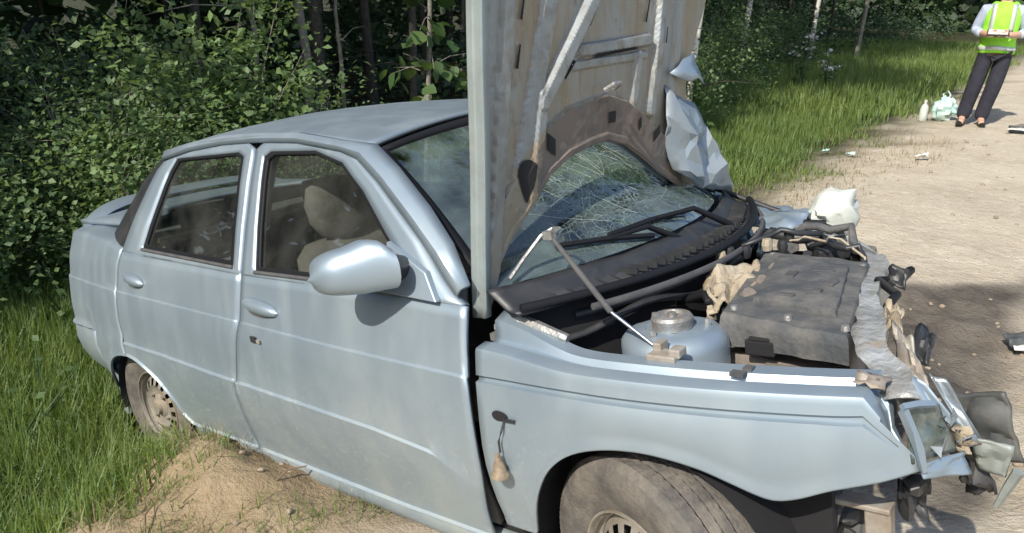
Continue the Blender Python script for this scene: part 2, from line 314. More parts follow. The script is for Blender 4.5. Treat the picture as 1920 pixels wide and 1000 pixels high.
def tube(pts, rad, n=8, caps=True):
    pts = [Vector(p) for p in pts]; V, F = [], []
    rads = rad if hasattr(rad, '__len__') else [rad] * len(pts)
    ref = Vector((0, 0, 1))
    for i, p in enumerate(pts):
        t = (pts[min(i + 1, len(pts) - 1)] - pts[max(i - 1, 0)]).normalized()
        if abs(t.dot(ref)) > .95: ref = Vector((1, 0, 0))
        a = t.cross(ref).normalized(); b = t.cross(a)
        for k in range(n):
            w = 2 * math.pi * k / n; V.append(p + (a * math.cos(w) + b * math.sin(w)) * rads[i])
    for i in range(len(pts) - 1):
        for k in range(n):
            F.append((i * n + k, i * n + (k + 1) % n, (i + 1) * n + (k + 1) % n, (i + 1) * n + k))
    if caps: F += [tuple(range(n))[::-1], tuple(range((len(pts) - 1) * n, len(pts) * n))]
    return V, F
def lathe(prof, n=32, axis='z', c=(0, 0, 0), close=False):
    V, F = [], []; m = len(prof)
    for k in range(n):
        w = 2 * math.pi * k / n
        for r, h in prof:
            p = {'z': (r * math.cos(w), r * math.sin(w), h), 'y': (r * math.cos(w), h, r * math.sin(w)), 'x': (h, r * math.cos(w), r * math.sin(w))}[axis]
            V.append((p[0] + c[0], p[1] + c[1], p[2] + c[2]))
    for k in range(n):
        for j in range(m - 1 + (1 if close else 0)):
            F.append((k * m + j, k * m + (j + 1) % m, ((k + 1) % n) * m + (j + 1) % m, ((k + 1) % n) * m + j))
    return V, F
def fbm(p, s=1.0, o=3):
    return noise.fractal(Vector(p) * s, .6, 2.0, o)
def interp(x, tab):
    return float(np.interp(x, [t[0] for t in tab], [t[1] for t in tab]))
def sstep(a, b, x):
    t = np.clip((x - a) / (b - a), 0, 1); return t * t * (3 - 2 * t)

# ------------------------------------------------------------------ ground
NG = 256
_g = np.random.default_rng(3).random((NG, NG))
def vnoise(x, y):
    xi = np.floor(x).astype(int); yi = np.floor(y).astype(int); fx = x - xi; fy = y - yi
    fx = fx * fx * (3 - 2 * fx); fy = fy * fy * (3 - 2 * fy)
    g = lambda a, b: _g[a % NG, b % NG]
    return (g(xi, yi) * (1 - fx) + g(xi + 1, yi) * fx) * (1 - fy) + (g(xi, yi + 1) * (1 - fx) + g(xi + 1, yi + 1) * fx) * fy
def fn(x, y, s, o=4):
    v = 0; a = 1; t = 0
    for k in range(o):
        v = v + a * (vnoise(x * s + 17 * k, y * s + 31 * k) - .5); t += a; a *= .5; s *= 2.03
    return v / t * 2
NEAR_T = ([-60, -6, -4, -2.65, -2.3, -2.05, -1.7, -1.3, -.95, -.5, 60], [-.45, -.5, -.5, -.5, -.42, -.27, -.19, -.13, -.05, 0, 0])
FAR_T = ([-60, -8, -4, -2.6, -1.6, -.9, 60], [-.25, -.3, -.22, -.16, -.06, 0, 0])
def height(x, y):
    x = np.asarray(x, float); y = np.asarray(y, float)
    w = sstep(1.0, 3.2, y)
    h = np.interp(x, *NEAR_T) * (1 - w) + np.interp(x, *FAR_T) * w
    road = sstep(-1.4, -.6, x)
    h = h + fn(x, y, .7) * .04 + fn(x, y, 3.1, 4) * .022 * (1 - .45 * road) + fn(x + 9, y, 11, 3) * .010
    # heap of earth pushed up beside the sill
    h = h + .095 * np.exp(-((x + 1.72) / .48) ** 4 - ((y + .90) / .20) ** 2)
    h = h + .05 * np.exp(-((x + 1.95) / .45) ** 2 - ((y + 1.02) / .22) ** 2) + .07 * np.exp(-((x + 1.5) / .35) ** 2 - ((y + 1.2) / .35) ** 2)
    mw = np.exp(-((x + 1.75) / .55) ** 2 - ((y + 1.05) / .5) ** 2)
    h = h + mw * (fn(x, y + 3, 5.5, 5) * .10 + np.abs(fn(x + 5, y, 9, 3)) * .05 - np.abs(fn(x, y * .7 + 2, 14, 3)) * .02)
    # ruts and churned earth in front of the car
    cw = np.exp(-((x - .2) / .7) ** 4 - ((y - 1.6) / 1.1) ** 4)
    h = h + cw * (fn(x * 1.0, y * .6 + 5, 4, 5) * .10 - .03)
    # flat seat for the wheels
    for wx, wy, wz in ((0, -.72, 0), (0, .72, 0), (-2.446, -.70, -.475), (-2.446, .70, -.475)):
        k = np.exp(-((x - wx) / .2) ** 4 - ((y - wy) / .16) ** 4); h = h * (1 - k) + (wz + .005) * k
    return h
def axis_lines(lo, hi, step, far_lo, far_hi):
    a = list(np.arange(lo, hi + 1e-6, step)); s = step; p = hi
    while p < far_hi: s *= 1.35; p += s; a.append(p)
    s = step; p = lo; pre = []
    while p > far_lo: s *= 1.35; p -= s; pre.append(p)
    return np.array(pre[::-1] + a)
gx = axis_lines(-6.0, 1.6, .045, -260, 260); gy = axis_lines(-2.0, 4.2, .045, -260, 260)
gy = np.concatenate([gy[gy <= 4.2], np.arange(4.3, 16, .1), axis_lines(16, 16.2, .2, 16, 260)[1:]])
GX, GY = np.meshgrid(gx, gy, indexing='ij'); GZ = height(GX, GY)
def road_edge(y):
    return np.where(y < 1.2, -1.15 + .12 * np.sin(y * 3), -1.25 - .02 * y) + fn(y * 1.0, y * 0 + 2, .9, 3) * .35
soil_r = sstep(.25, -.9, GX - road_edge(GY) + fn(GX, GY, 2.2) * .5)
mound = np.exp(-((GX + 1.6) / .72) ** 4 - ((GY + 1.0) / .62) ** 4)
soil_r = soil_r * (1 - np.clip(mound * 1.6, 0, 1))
soil_g = np.clip(mound * .95 + .55 * sstep(-.2, .5, fn(GX + 3, GY, 1.3)) * np.exp(-((GX - .7) / .7) ** 2 - ((GY - 1.5) / 1.0) ** 2), 0, 1)
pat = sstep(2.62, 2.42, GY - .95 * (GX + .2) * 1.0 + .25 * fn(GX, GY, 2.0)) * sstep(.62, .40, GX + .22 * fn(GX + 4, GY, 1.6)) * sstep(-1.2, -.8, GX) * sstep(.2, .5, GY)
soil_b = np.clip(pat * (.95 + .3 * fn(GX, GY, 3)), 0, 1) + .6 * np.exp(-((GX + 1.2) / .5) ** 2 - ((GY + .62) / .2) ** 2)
nx, ny = GX.shape
vid = np.arange(nx * ny).reshape(nx, ny)
quads = np.stack([vid[:-1, :-1], vid[1:, :-1], vid[1:, 1:], vid[:-1, 1:]], -1).reshape(-1, 4)
cxq = (GX[:-1, :-1] + GX[1:, 1:]).ravel() / 2; cyq = (GY[:-1, :-1] + GY[1:, 1:]).ravel() / 2
ismound = (((cxq + 1.6) / .78) ** 2 + ((cyq + 1.05) / .62) ** 2 < 1)
isroad = (cxq > road_edge(cyq)) & ~ismound
allv = np.stack([GX.ravel(), GY.ravel(), GZ.ravel()], 1)
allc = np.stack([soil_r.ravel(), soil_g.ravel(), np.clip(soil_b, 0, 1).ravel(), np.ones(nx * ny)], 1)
def np_mesh(name, v, polys, m, attrs=None, smooth=True):
    me = bpy.data.meshes.new(name); k = polys.shape[1]
    me.vertices.add(len(v)); me.vertices.foreach_set('co', np.ascontiguousarray(v, dtype=np.float32).ravel())
    me.loops.add(polys.size); me.loops.foreach_set('vertex_index', polys.astype(np.int32).ravel())
    me.polygons.add(len(polys)); me.polygons.foreach_set('loop_start', np.arange(0, polys.size, k, dtype=np.int32))
    me.update(calc_edges=True)
    if smooth: me.polygons.foreach_set('use_smooth', np.ones(len(polys), dtype=bool))
    for nm, (typ, arr) in (attrs or {}).items():
        a = me.attributes.new(nm, typ, 'POINT')
        a.data.foreach_set('color' if 'COLOR' in typ else 'value', np.ascontiguousarray(arr, dtype=np.float32).ravel())
    me.materials.append(m)
    return me
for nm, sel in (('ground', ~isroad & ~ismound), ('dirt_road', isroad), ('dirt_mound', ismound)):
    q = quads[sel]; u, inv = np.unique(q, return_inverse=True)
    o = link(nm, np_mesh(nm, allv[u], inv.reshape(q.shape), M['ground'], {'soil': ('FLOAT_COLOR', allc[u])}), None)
    tag(o, kind='structure')
gh = lambda x, y: float(height(np.array([x]), np.array([y]))[0])

# ------------------------------------------------------------------ the wrecked car (local axes: x forward, y to its left, z up; nose raised 11 degrees)
car = empty('damaged_sedan'); car.rotation_euler = (0, -R(11), 0)
tag(car, 'silver blue four door sedan with crushed nose, bonnet standing open, tail in the ditch', 'car')
ZP = [.10, .15, .20, .27, .40, .52, .62, .72, .85, .94, 1.10, 1.25, 1.37, 1.45]
YP = [.715, .742, .765, .787, .822, .840, .838, .832, .808, .79, .722, .65, .585, .53]
CR1 = [(-3.4, .855), (-3.17, .85), (-2.45, .825), (-1.72, .785), (-1.03, .75), (-.81, .742), (-.46, .73), (.6, .73)]
CR2 = [(-3.4, .63), (-2.97, .622), (-2.55, .605), (-2.15, .588), (-1.78, .562), (-1.21, .53), (-.86, .508), (-.62, .478), (-.52, .42), (-.4, .35)]
def prof(z): return float(np.interp(z, ZP, YP))
def S(x, z):
    b = prof(z)
    if x > -.2: b -= .14 * ((x + .2) / .8) ** 2
    if x < -2.3: b -= .11 * ((-2.3 - x) / 1.1) ** 2
    return b
def crease(x, z):
    d = 0
    z1, z2 = interp(x, CR1), interp(x, CR2)
    if z <= z1 + .006: d += .007 * (max(0, 1 - (z1 - z) / .2) if z <= z1 else 1 - (z - z1) / .006)
    if x < -.50 and z <= z2 + .007:
        k = min(1, (-.50 - x) / .05)
        d += .009 * k * (max(0, 1 - (z2 - z) / .22) if z <= z2 else 1 - (z - z2) / .007)
    return d
def zrows(x, lo, hi, n=9, fender=False):
    # a fixed number of rows with rows pinned to the creases
    z1, z2 = interp(x, CR1), interp(x, CR2)
    z2 = min(max(z2, lo + .03), hi - .2); z1 = min(max(z1, z2 + .05), hi - .03)
    R_ = [lo, lo + .006, lo + .014]
    R_ += [lo + .014 + (z2 - .002 - lo - .014) * t / 5 for t in range(1, 6)]
    R_ += [z2, z2 + .007]
    R_ += [z2 + .007 + (z1 - z2 - .007) * t / 6 for t in range(1, 6)]
    R_ += [z1, z1 + .006]
    R_ += [z1 + .006 + (hi - z1 - .006) * t / 5 for t in range(1, 6)]
    return R_
def panel(name, us, xl, xr, zlow, zhigh, m, parent, lip=.005, sgn=-1, solid=.012, warp=None):
    V = []; nv = None
    for u in us:
        x0 = xl(.6) * (1 - u) + xr(.6) * u
        lo, hi = zlow(x0), zhigh(x0)
        rows = zrows(x0, lo, hi); nv = len(rows)
        for j, z in enumerate(rows):
            x = xl(z) * (1 - u) + xr(z) * u
            y = S(x, z) + crease(x, z) + (lip if j == 1 else (lip * .2 if j == 0 else 0))
            p = Vector((x, sgn * y, z))
            if warp: p = warp(p)
            V.append(p)
    return mesh(name, V, gridf(len(us), nv, flip=(sgn < 0)), m, parent, 22, solid, -1)
lin = lambda n: [i / (n - 1) for i in range(n)]
# --- door outlines (x as a function of z)
FGAP = [(.10, -.515), (.22, -.505), (.31, -.49), (.42, -.462), (.52, -.452), (.72, -.452), (.83, -.458), (.93, -.452)]
BGAP = [(.20, -1.665), (.35, -1.66), (.50, -1.64), (.65, -1.59), (.79, -1.545), (.95, -1.525), (1.15, -1.55), (1.38, -1.59)]
RGAP = [(.20, -2.50), (.55, -2.50), (.70, -2.515), (.85, -2.51), (.95, -2.49), (1.03, -2.46), (1.2, -2.36), (1.37, -2.25)]
SILL = [(-2.17, .262), (-1.99, .262), (-1.52, .245), (-1.13, .225), (-.80, .208), (-.40, .20)]
def arch_r(x):
    t = (x + 2.49) / (.335 if x > -2.49 else .35)
    return .255 + .285 * math.sqrt(max(0, 1 - t * t))
ARF = [(-.425, .285), (-.32, .285), (-.315, .30), (-.31, .32), (-.26, .45), (-.18, .55), (-.06, .603), (.05, .622), (.17, .612), (.26, .582), (.33, .545), (.43, .578), (.53, .607), (.60, .635)]
BELT = [(-2.6, 1.00), (-2.28, .985), (-1.58, .95), (-1.44, .945), (-.73, .93), (-.44, .915)]
belt = lambda x: interp(x, BELT)
def us_for(xs, a, b): return [(x - a) / (b - a) for x in xs]

def loop_strip(name, inner, outer, m, parent, yoff=0, solid=.014, n=10, sgn=-1, yin=None, smooth=40):
    # ring between two matched outlines laid on the body side
    V = []
    def res(L):
        out = []
        for i in range(len(L)):
            a, b = L[i], L[(i + 1) % len(L)]
            for k in range(n): out.append((a[0] + (b[0] - a[0]) * k / n, a[1] + (b[1] - a[1]) * k / n))
        return out
    I, O = res(inner), res(outer)
    K = 4
    for a, b in zip(I, O):
        for k in range(K):
            t = k / (K - 1); x, z = a[0] + (b[0] - a[0]) * t, a[1] + (b[1] - a[1]) * t
            yy = S(x, z) + yoff + (yin or 0) * (1 - t)
            V.append((x, sgn * yy, z))
    N = len(I); F = []
    for i in range(N):
        for k in range(K - 1):
            q = (i * K + k, ((i + 1) % N) * K + k, ((i + 1) % N) * K + k + 1, i * K + k + 1)
            F.append(q if sgn < 0 else q[::-1])
    return mesh(name, V, F, m, parent, smooth, solid, -1)
def side_poly(name, L, m, parent, inset=.012, sgn=-1, n=6):
    # flat-ish pane filling an outline on the body side
    pts = []
    for i in range(len(L)):
        a, b = L[i], L[(i + 1) % len(L)]
        for k in range(n): pts.append((a[0] + (b[0] - a[0]) * k / n, a[1] + (b[1] - a[1]) * k / n))
    cx, cz = sum(p[0] for p in pts) / len(pts), sum(p[1] for p in pts) / len(pts)
    V = [(x, sgn * (S(x, z) - inset), z) for x, z in pts] + [(cx, sgn * (S(cx, cz) - inset), cz)]
    F = [(i, (i + 1) % len(pts), len(pts)) for i in range(len(pts))]
    return mesh(name, V, F, m, parent, 60)
WIN_F = [(-1.445, .962), (-1.475, 1.10), (-1.525, 1.332), (-1.49, 1.348), (-1.23, 1.338), (-1.07, 1.295), (-.94, 1.21), (-.765, 1.06), (-.73, .99), (-.735, .948)]
OUT_F = [(-1.525, .945), (-1.545, 1.12), (-1.58, 1.36), (-1.53, 1.388), (-1.25, 1.375), (-1.04, 1.328), (-.885, 1.232), (-.66, 1.075), (-.56, .985), (-.47, .917)]
WIN_R = [(-2.285, 1.012), (-2.245, 1.14), (-2.19, 1.30), (-2.155, 1.352), (-1.70, 1.355), (-1.655, 1.338), (-1.615, 1.14), (-1.585, .972)]
OUT_R = [(-2.47, .992), (-2.40, 1.14), (-2.30, 1.31), (-2.225, 1.372), (-1.66, 1.39), (-1.602, 1.362), (-1.566, 1.13), (-1.54, .945)]
def build_door(sgn, front):
    nm = 'door'
    if front:
        xs = np.linspace(-1.53, -.458, 44)
        d = panel(nm, us_for(xs, -1.53, -.458), lambda z: interp(z, BGAP) + .006, lambda z: interp(z, FGAP) - .003, lambda x: interp(x, SILL), belt, M['paint'], car, .010, sgn)
        win, out = WIN_F, OUT_F
    else:
        xs = list(np.linspace(-2.515, -2.15, 22)) + list(np.linspace(-2.10, -1.56, 14))
        zl = lambda x: max(arch_r(x) + .004, interp(x, SILL)) if x < -2.155 else interp(x, SILL)
        d = panel(nm, us_for(xs, -2.515, -1.56), lambda z: interp(z, RGAP) + .006, lambda z: interp(z, BGAP) - .004, zl, belt, M['paint'], car, .009, sgn)
        win, out = WIN_R, OUT_R
    loop_strip('window_frame', win, out, M['paint'], d, .0, .03, sgn=sgn)
    ins = lambda L, k: [(x + (sum(p[0] for p in L) / len(L) - x) * k, z + (sum(p[1] for p in L) / len(L) - z) * k) for x, z in L]
    loop_strip('window_seal', ins(win, .07), ins(win, -.005), M['rubber'], d, -.003, .012, sgn=sgn)
    side_poly('window_glass', ins(win, .03), M['glass'], d, .014, sgn)
    # belt moulding under the pane
    a, b = (win[0], win[-1])
    V, F = tube([(a[0] + (b[0] - a[0]) * t, sgn * (S(a[0] + (b[0] - a[0]) * t, a[1] + (b[1] - a[1]) * t) + .003), a[1] + (b[1] - a[1]) * t - .004) for t in lin(12)], .007, 6)
    mesh('belt_moulding', V, F, M['trim'], d)
    # handle: a flattened bulb over a recess
    hx, hz = (-1.41, .842) if front else (-2.335, .885)
    L = .105 if front else .085
    V = []; nu, nv = 18, 10
    for i in range(nu):
        t = i / (nu - 1) * 2 - 1
        w = (1 - abs(t) ** 2.4) ** .5
        xx = hx + t * L; zz = hz - .012 * t
        for j in range(nv):
            a = math.pi * j / (nv - 1) - math.pi / 2
            V.append((xx, sgn * (S(xx, zz) + .001 + .026 * w * math.cos(a)), zz + .024 * w * math.sin(a)))
    h = mesh('handle', V, gridf(nu, nv, sgn > 0), M['paint_clean'], d, 60)
    V = []
    for i in range(16):
        a = 2 * math.pi * i / 16; xx = hx + .01 + .085 * math.cos(a) * (L / .105); zz = hz - .013 + .022 * math.sin(a)
        V.append((xx, sgn * (S(xx, zz) + crease(xx, zz) + .0015), zz))
    mesh('handle_recess', V, [tuple(range(16))], M['trim'], d, 0, .004)
    # inner trim card
    V = []
    x0, x1 = (-1.52, -.50) if front else (-2.20, -1.56)
    for x in np.linspace(x0, x1, 8):
        for z in np.linspace(.24, .95, 6): V.append((x, sgn * (S(x, z) - .055), z))
    mesh('door_trim', V, gridf(8, 6), M['trim'], d, 40, .02)
    return d
door_f = build_door(-1, True); door_r = build_door(-1, False)
door_fl = build_door(1, True); door_rl = build_door(1, False)
# small scuffed badge under the front handle
V, F = box((-1.445, -.8425, .735), (.028, .004, .022)); mesh('badge', V, F, M['black'], door_f, 0)
V, F = box((-1.415, -.8435, .730), (.018, .003, .012)); mesh('badge', V, F, M['rust'], door_f, 0)

# --- wing mirrors
def build_mirror(sgn):
    V = []; nu, nv = 20, 22
    for i in range(nu):
        t = i / (nu - 1)                                   # 0 outer tip (rear-outboard) .. 1 root by the window
        cx = -.842 + .165 * t; cy = .985 - .140 * t
        w = (1 - (1 - min(1, t / .22)) ** 2.2) ** .5 if t < .22 else 1.0
        zt = interp(t, [(0, 1.062), (.12, 1.074), (.3, 1.090), (.5, 1.098), (.72, 1.112), (.88, 1.108), (1, 1.085)])
        zb = interp(t, [(0, .985), (.12, .974), (.3, .967), (.6, .963), (1, .968)])
        if t < .22: zt = 1.02 + (zt - 1.02) * w ** .7; zb = 1.02 + (zb - 1.02) * w ** .7
        cz, hz_ = (zt + zb) / 2, (zt - zb) / 2
        for j in range(nv):
            a = 2 * math.pi * j / nv
            ca, sa = math.cos(a), math.sin(a)
            V.append((cx + .062 * (.35 + .65 * w) * (w if t < .22 else 1) * math.copysign(abs(ca) ** .8, ca), sgn * (cy + .012 * ca), cz + hz_ * math.copysign(abs(sa) ** .85, sa)))
    F = gridf(nu, nv) + [(i * nv + nv - 1, i * nv, (i + 1) * nv, (i + 1) * nv + nv - 1) for i in range(nu - 1)]
    F.append(tuple((nu - 1) * nv + k for k in range(nv))); F.append(tuple(range(nv))[::-1])
    o = mesh('wing_mirror', V, F, M['paint_clean'], car, 50)
    for me_ in [o.data]:
        bm = bmesh.new(); bm.from_mesh(me_); bmesh.ops.recalc_face_normals(bm, faces=bm.faces); bm.to_mesh(me_); bm.free()
    # black collar and painted sail between mirror and pillar
    V, F = tube([(-.690, sgn * .850, 1.03), (-.695, sgn * .825, 1.02), (-.700, sgn * .76, 1.0)], [.044, .040, .034], 14)
    mesh('mirror_collar', V, F, M['black'], o, 50)
    V = []
    T = [(-.775, 1.075), (-.60, 1.0), (-.545, .925), (-.745, .938)]
    for off in (.002, .022):
        for x, z in T: V.append((x, sgn * (S(x, z) + off), z))
    mesh('mirror_sail', V, [(0, 1, 2, 3), (7, 6, 5, 4), (0, 4, 5, 1), (1, 5, 6, 2), (2, 6, 7, 3), (3, 7, 4, 0)], M['paint_clean'], o, 30, bevel=.004)
    return o
build_mirror(-1); build_mirror(1)

# --- front fenders
def smooth_tab(tab, n=12):
    out = []
    for i in range(len(tab) - 1):
        p0, p1, p2, p3 = tab[max(0, i - 1)], tab[i], tab[i + 1], tab[min(len(tab) - 1, i + 2)]
        m1 = (p2[1] - p0[1]) / (p2[0] - p0[0]); m2 = (p3[1] - p1[1]) / (p3[0] - p1[0]); h = p2[0] - p1[0]
        for k in range(n):
            t = k / n; out.append((p1[0] + h * t, (2*t**3 - 3*t**2 + 1) * p1[1] + (t**3 - 2*t**2 + t) * h * m1 + (-2*t**3 + 3*t**2) * p2[1] + (t**3 - t**2) * h * m2))
    return out + [tab[-1]]
ARF = ARF[:3] + smooth_tab([(-.31, .32), (-.29, .385), (-.26, .452), (-.22, .513), (-.17, .560), (-.11, .592), (-.04, .611), (.04, .618), (.12, .612), (.19, .597), (.25, .575), (.30, .555), (.335, .547), (.38, .556), (.44, .580), (.53, .608), (.60, .635)])
def fender(sgn, warp=None, amp=0):
    xs = [-.425, -.40, -.37, -.34, -.322, -.316] + [-.31 + .0125 * k for k in range(5)] + [float(v) for v in np.linspace(-.25, .50, 46)] + [.53, .56, .58, .60]
    V = []; nv = 0
    for x in xs:
        lo = interp(x, ARF); hi = .775 - .004 * max(0, x) + .028 * float(sstep(-.10, -.42, x)) if x < .50 else .773 - (x - .50) * 1.25
        if x > .50: hi = max(hi, lo + .006)
        zs = [lo, lo + .004, lo + .022, lo + .030]
        zg0, zg1 = (.724, .742) if x < .42 else (lo + (hi - lo) * .72, lo + (hi - lo) * .84)
        if .42 <= x < .52: kz = (x - .42) / .10; zg0 = .724 * (1 - kz) + zg0 * kz; zg1 = .742 * (1 - kz) + zg1 * kz
        zs += [lo + .03 + (zg0 - lo - .03) * t / 7 for t in range(1, 8)] + [zg0 + .003, zg1 - .003, zg1] + [zg1 + (hi - zg1) * t / 3 for t in range(1, 4)]
        row = []
        for j, z in enumerate(zs):
            y = S(x, z)
            if j in (0, 1, 2): y += .0012 * (1 if x < .35 else max(0, 1 - (x - .35) / .1))
            if 11 <= j <= 12 and x > -.43: y -= .012 * max(0, min(1, (.56 - x) / .08))
            if 4 <= j <= 10:                                # bulge of the wheel arch
                y += .006 * math.sin(math.pi * (j - 3) / 7.5) * max(0, min(1, (.56 - x) / .15))
            if x > .53: y -= .5 * (x - .53) ** 1.5
            row.append((x, y, z))
        # roll over the ridge into the bonnet gutter
        yt, zt = row[-1][1], row[-1][2]
        rz = .055 * float(sstep(-.16, -.43, x)); gut = [(-.003, .007), (-.012, .010), (-.044, .014), (-.050, .004), (-.053, -.004), (-.085, -.004 + .2 * rz), (-.090, .006 + .5 * rz), (-.094, .012 + .8 * rz), (-.135, .016 + rz), (-.142, .010 + rz), (-.146, -.02), (-.150, -.10)]
        kk = 1 if x < .5 else max(.05, 1 - (x - .5) / .1)
        dip = -.020 * math.exp(-((x - .05) / .8) ** 2) * 0
        for a, b in gut: row.append((x - (.02 if x > .55 else 0), yt + a * kk, zt + b * kk + dip))
        nv = len(row)
        for p in row:
            q = Vector((p[0], sgn * p[1], p[2]))
            if amp: q += Vector((fbm(q, 5), fbm(q + Vector((9, 0, 0)), 4), fbm(q + Vector((0, 7, 0)), 5))) * amp
            else: q.y += sgn * .0025 * fbm(q, 2.5)
            if warp: q = warp(q)
            V.append(q)
    return mesh('fender', V, gridf(len(xs), nv, sgn < 0), M['paint'], car, 24, .010, -1)
fen = fender(-1)
def crush(q):
    k = max(0, min(1, (q.x + .42) / .7))
    return Vector((q.x - .48 * k, q.y - .10 * k + .06 * math.sin(q.x * 14) * k, q.z - .05 * k + .03 * math.sin(q.x * 11 + q.y * 9) * k))
fen_l = fender(1, crush, .035)
# side repeater hole, its dangling bulb holder and wire
V = [(-.355 + .020 * math.cos(a) * (1.6 if math.cos(a) > 0 else 1), -(S(-.355, .645) + .0062), .645 + .014 * math.sin(a)) for a in [2 * math.pi * i / 16 for i in range(16)]]
mesh('repeater_hole', V, [tuple(range(16))], M['dark'], fen, 0, .003)
V, F = box((-.315, -.846, .640), (.035, .006, .007)); mesh('repeater_clip', V, F, M['black'], fen, 0)
V, F = tube([(-.335, -.838, .64), (-.340, -.853, .61), (-.352, -.856, .58), (-.350, -.858, .55)], .003, 6); mesh('wire', V, F, M['black'], fen)
V, F = lathe([(0, .065), (.007, .063), (.009, .045), (.015, .035), (.019, .012), (.024, .008), (.025, 0), (0, -.002)], 14, 'z', (-.352, -.868, .487)); mesh('bulb_holder', V, F, M['amber'], fen, 50)

# --- sills
for sgn in (-1, 1):
    V = []
    xs = np.linspace(-2.19, -.40, 20)
    for x in xs:
        t = interp(x, SILL)
        for dz, dy in ((.002, -.050), (-.010, -.030), (-.020, -.022), (-.06, -.024), (-.085, -.036), (-.110, -.075)):
            V.append((x, sgn * (S(x, t) + dy + .004 * fbm((x, 0, dz), 6)), t + dz))
    mesh('sill', V, gridf(len(xs), 6, sgn > 0), M['paint'], car, 50, .012)
# --- quarter panels, rear bumper, roof, pillars
def rear_cols(n):
    out = []
    for i in range(n):
        a = math.pi / 2 * i / (n - 1)
        out.append((math.sin(a) ** .62, math.cos(a) ** .62))
    return out
RC = rear_cols(15)
def quarter(sgn):
    V = []; nv = 0; cols = 0
    xs = list(np.linspace(-2.50, -2.83, 16)) + [-2.86, -2.92, -2.99]
    ztop = lambda x: interp(x, [(-3.4, 1.055), (-3.0, 1.055), (-2.7, 1.035), (-2.47, 1.0)])
    for x0 in xs + [('c', c) for c in RC[1:]]:
        if isinstance(x0, tuple):
            s, c = x0[1]; xb = -2.99 - .37 * s; sc_ = c; lo = .62
        else:
            xb = x0; sc_ = 1; lo = arch_r(x0) if x0 > -2.84 else .62
        hi = ztop(xb); z1 = interp(xb, CR1)
        zs = [lo, lo + .006, lo + .02] + [lo + .02 + (z1 - lo - .02) * t / 7 for t in range(1, 7)] + [z1, z1 + .006] + [z1 + .006 + (hi - .02 - z1 - .006) * t / 6 for t in range(1, 7)]
        row = []
        for j, z in enumerate(zs):
            if isinstance(x0, tuple): x = xb
            else:
                u = (x0 + 2.50) / (-.49); x = (interp(z, RGAP) - .004) * (1 - u) + (-2.99) * u
            y = S(x if not isinstance(x0, tuple) else -2.99 - .1 * x0[1][0], z) + (crease(x, z) if x > -3.3 else 0) + (.006 if j == 1 else 0)
            row.append((x, y * sc_, z))
        x, y, z = row[-1]
        for dy, dz in ((.008, .014), (.03, .024), (.07, .030), (.14, .034)):
            row.append((x + (.6 * dy if isinstance(x0, tuple) else 0), max(0, y - dy * (sc_ ** .5)), z + dz))
        nv = len(row); cols += 1
        V += [(p[0], sgn * p[1], p[2]) for p in row]
    return mesh('quarter_panel', V, gridf(cols, nv, sgn > 0), M['paint'], car, 40, .010)
for s in (-1, 1): quarter(s)
V = []; cols = 0
seq = [(-1, ('x', x)) for x in (-2.835, -2.87, -2.93, -2.99)] + [(-1, ('c', c)) for c in RC[1:]] + [(1, ('c', c)) for c in RC[-2:0:-1]] + [(1, ('x', x)) for x in (-2.99, -2.93, -2.87, -2.835)]
for sgn, (k, c) in seq:
    for z, o in ((.617, -.03), (.617, .000), (.610, .004), (.54, .008), (.48, .004), (.42, -.012), (.36, -.045), (.31, -.09), (.29, -.15)):
        zz = z
        if k == 'x': V.append((c, sgn * (S(c, max(z, .4)) + o), zz))
        else: V.append((-2.99 - (.42 + o) * c[0], sgn * (S(-3.09, max(z, .4)) + o) * c[1], zz))
    cols += 1
mesh('rear_bumper', V, gridf(cols, 9, True), M['paint'], car, 45, .008)
# rear arch leg
for sgn in (-1, 1):
    V, F = box((-2.86, sgn * .70, .30), (.05, .12, .26)); mesh('arch_leg', V, F, M['paint'], car, 0, bevel=.01)

RE = [(-2.47, 1.30), (-2.29, 1.368), (-2.06, 1.39), (-1.83, 1.40), (-1.60, 1.395), (-1.34, 1.380), (-1.09, 1.342), (-.985, 1.322)]
def header(y): return -.985 + .035 * (1 - (y / .575) ** 2)
def rhead(y): return -2.27 - .20 * (1 - (y / .60) ** 2)
V = []; nu, nv = 34, 30
for i in range(nu):
    v = i / (nu - 1) * 2 - 1
    for j in range(nv):
        t = j / (nv - 1); y = v * .578
        x = rhead(y) * (1 - t) + header(y) * t
        ze = interp(x, RE) if abs(v) > .999 else interp(max(-2.29, min(-.985, x)), RE)
        cr = interp(x, [(-2.5, .030), (-2.2, .042), (-1.75, .046), (-1.3, .047), (-.95, .058)])
        z = ze + cr * (1 - abs(v) ** 2.3)
        V.append((x, y, z))
mesh('roof', V, gridf(nu, nv, True), M['paint'], car, 50, .015)
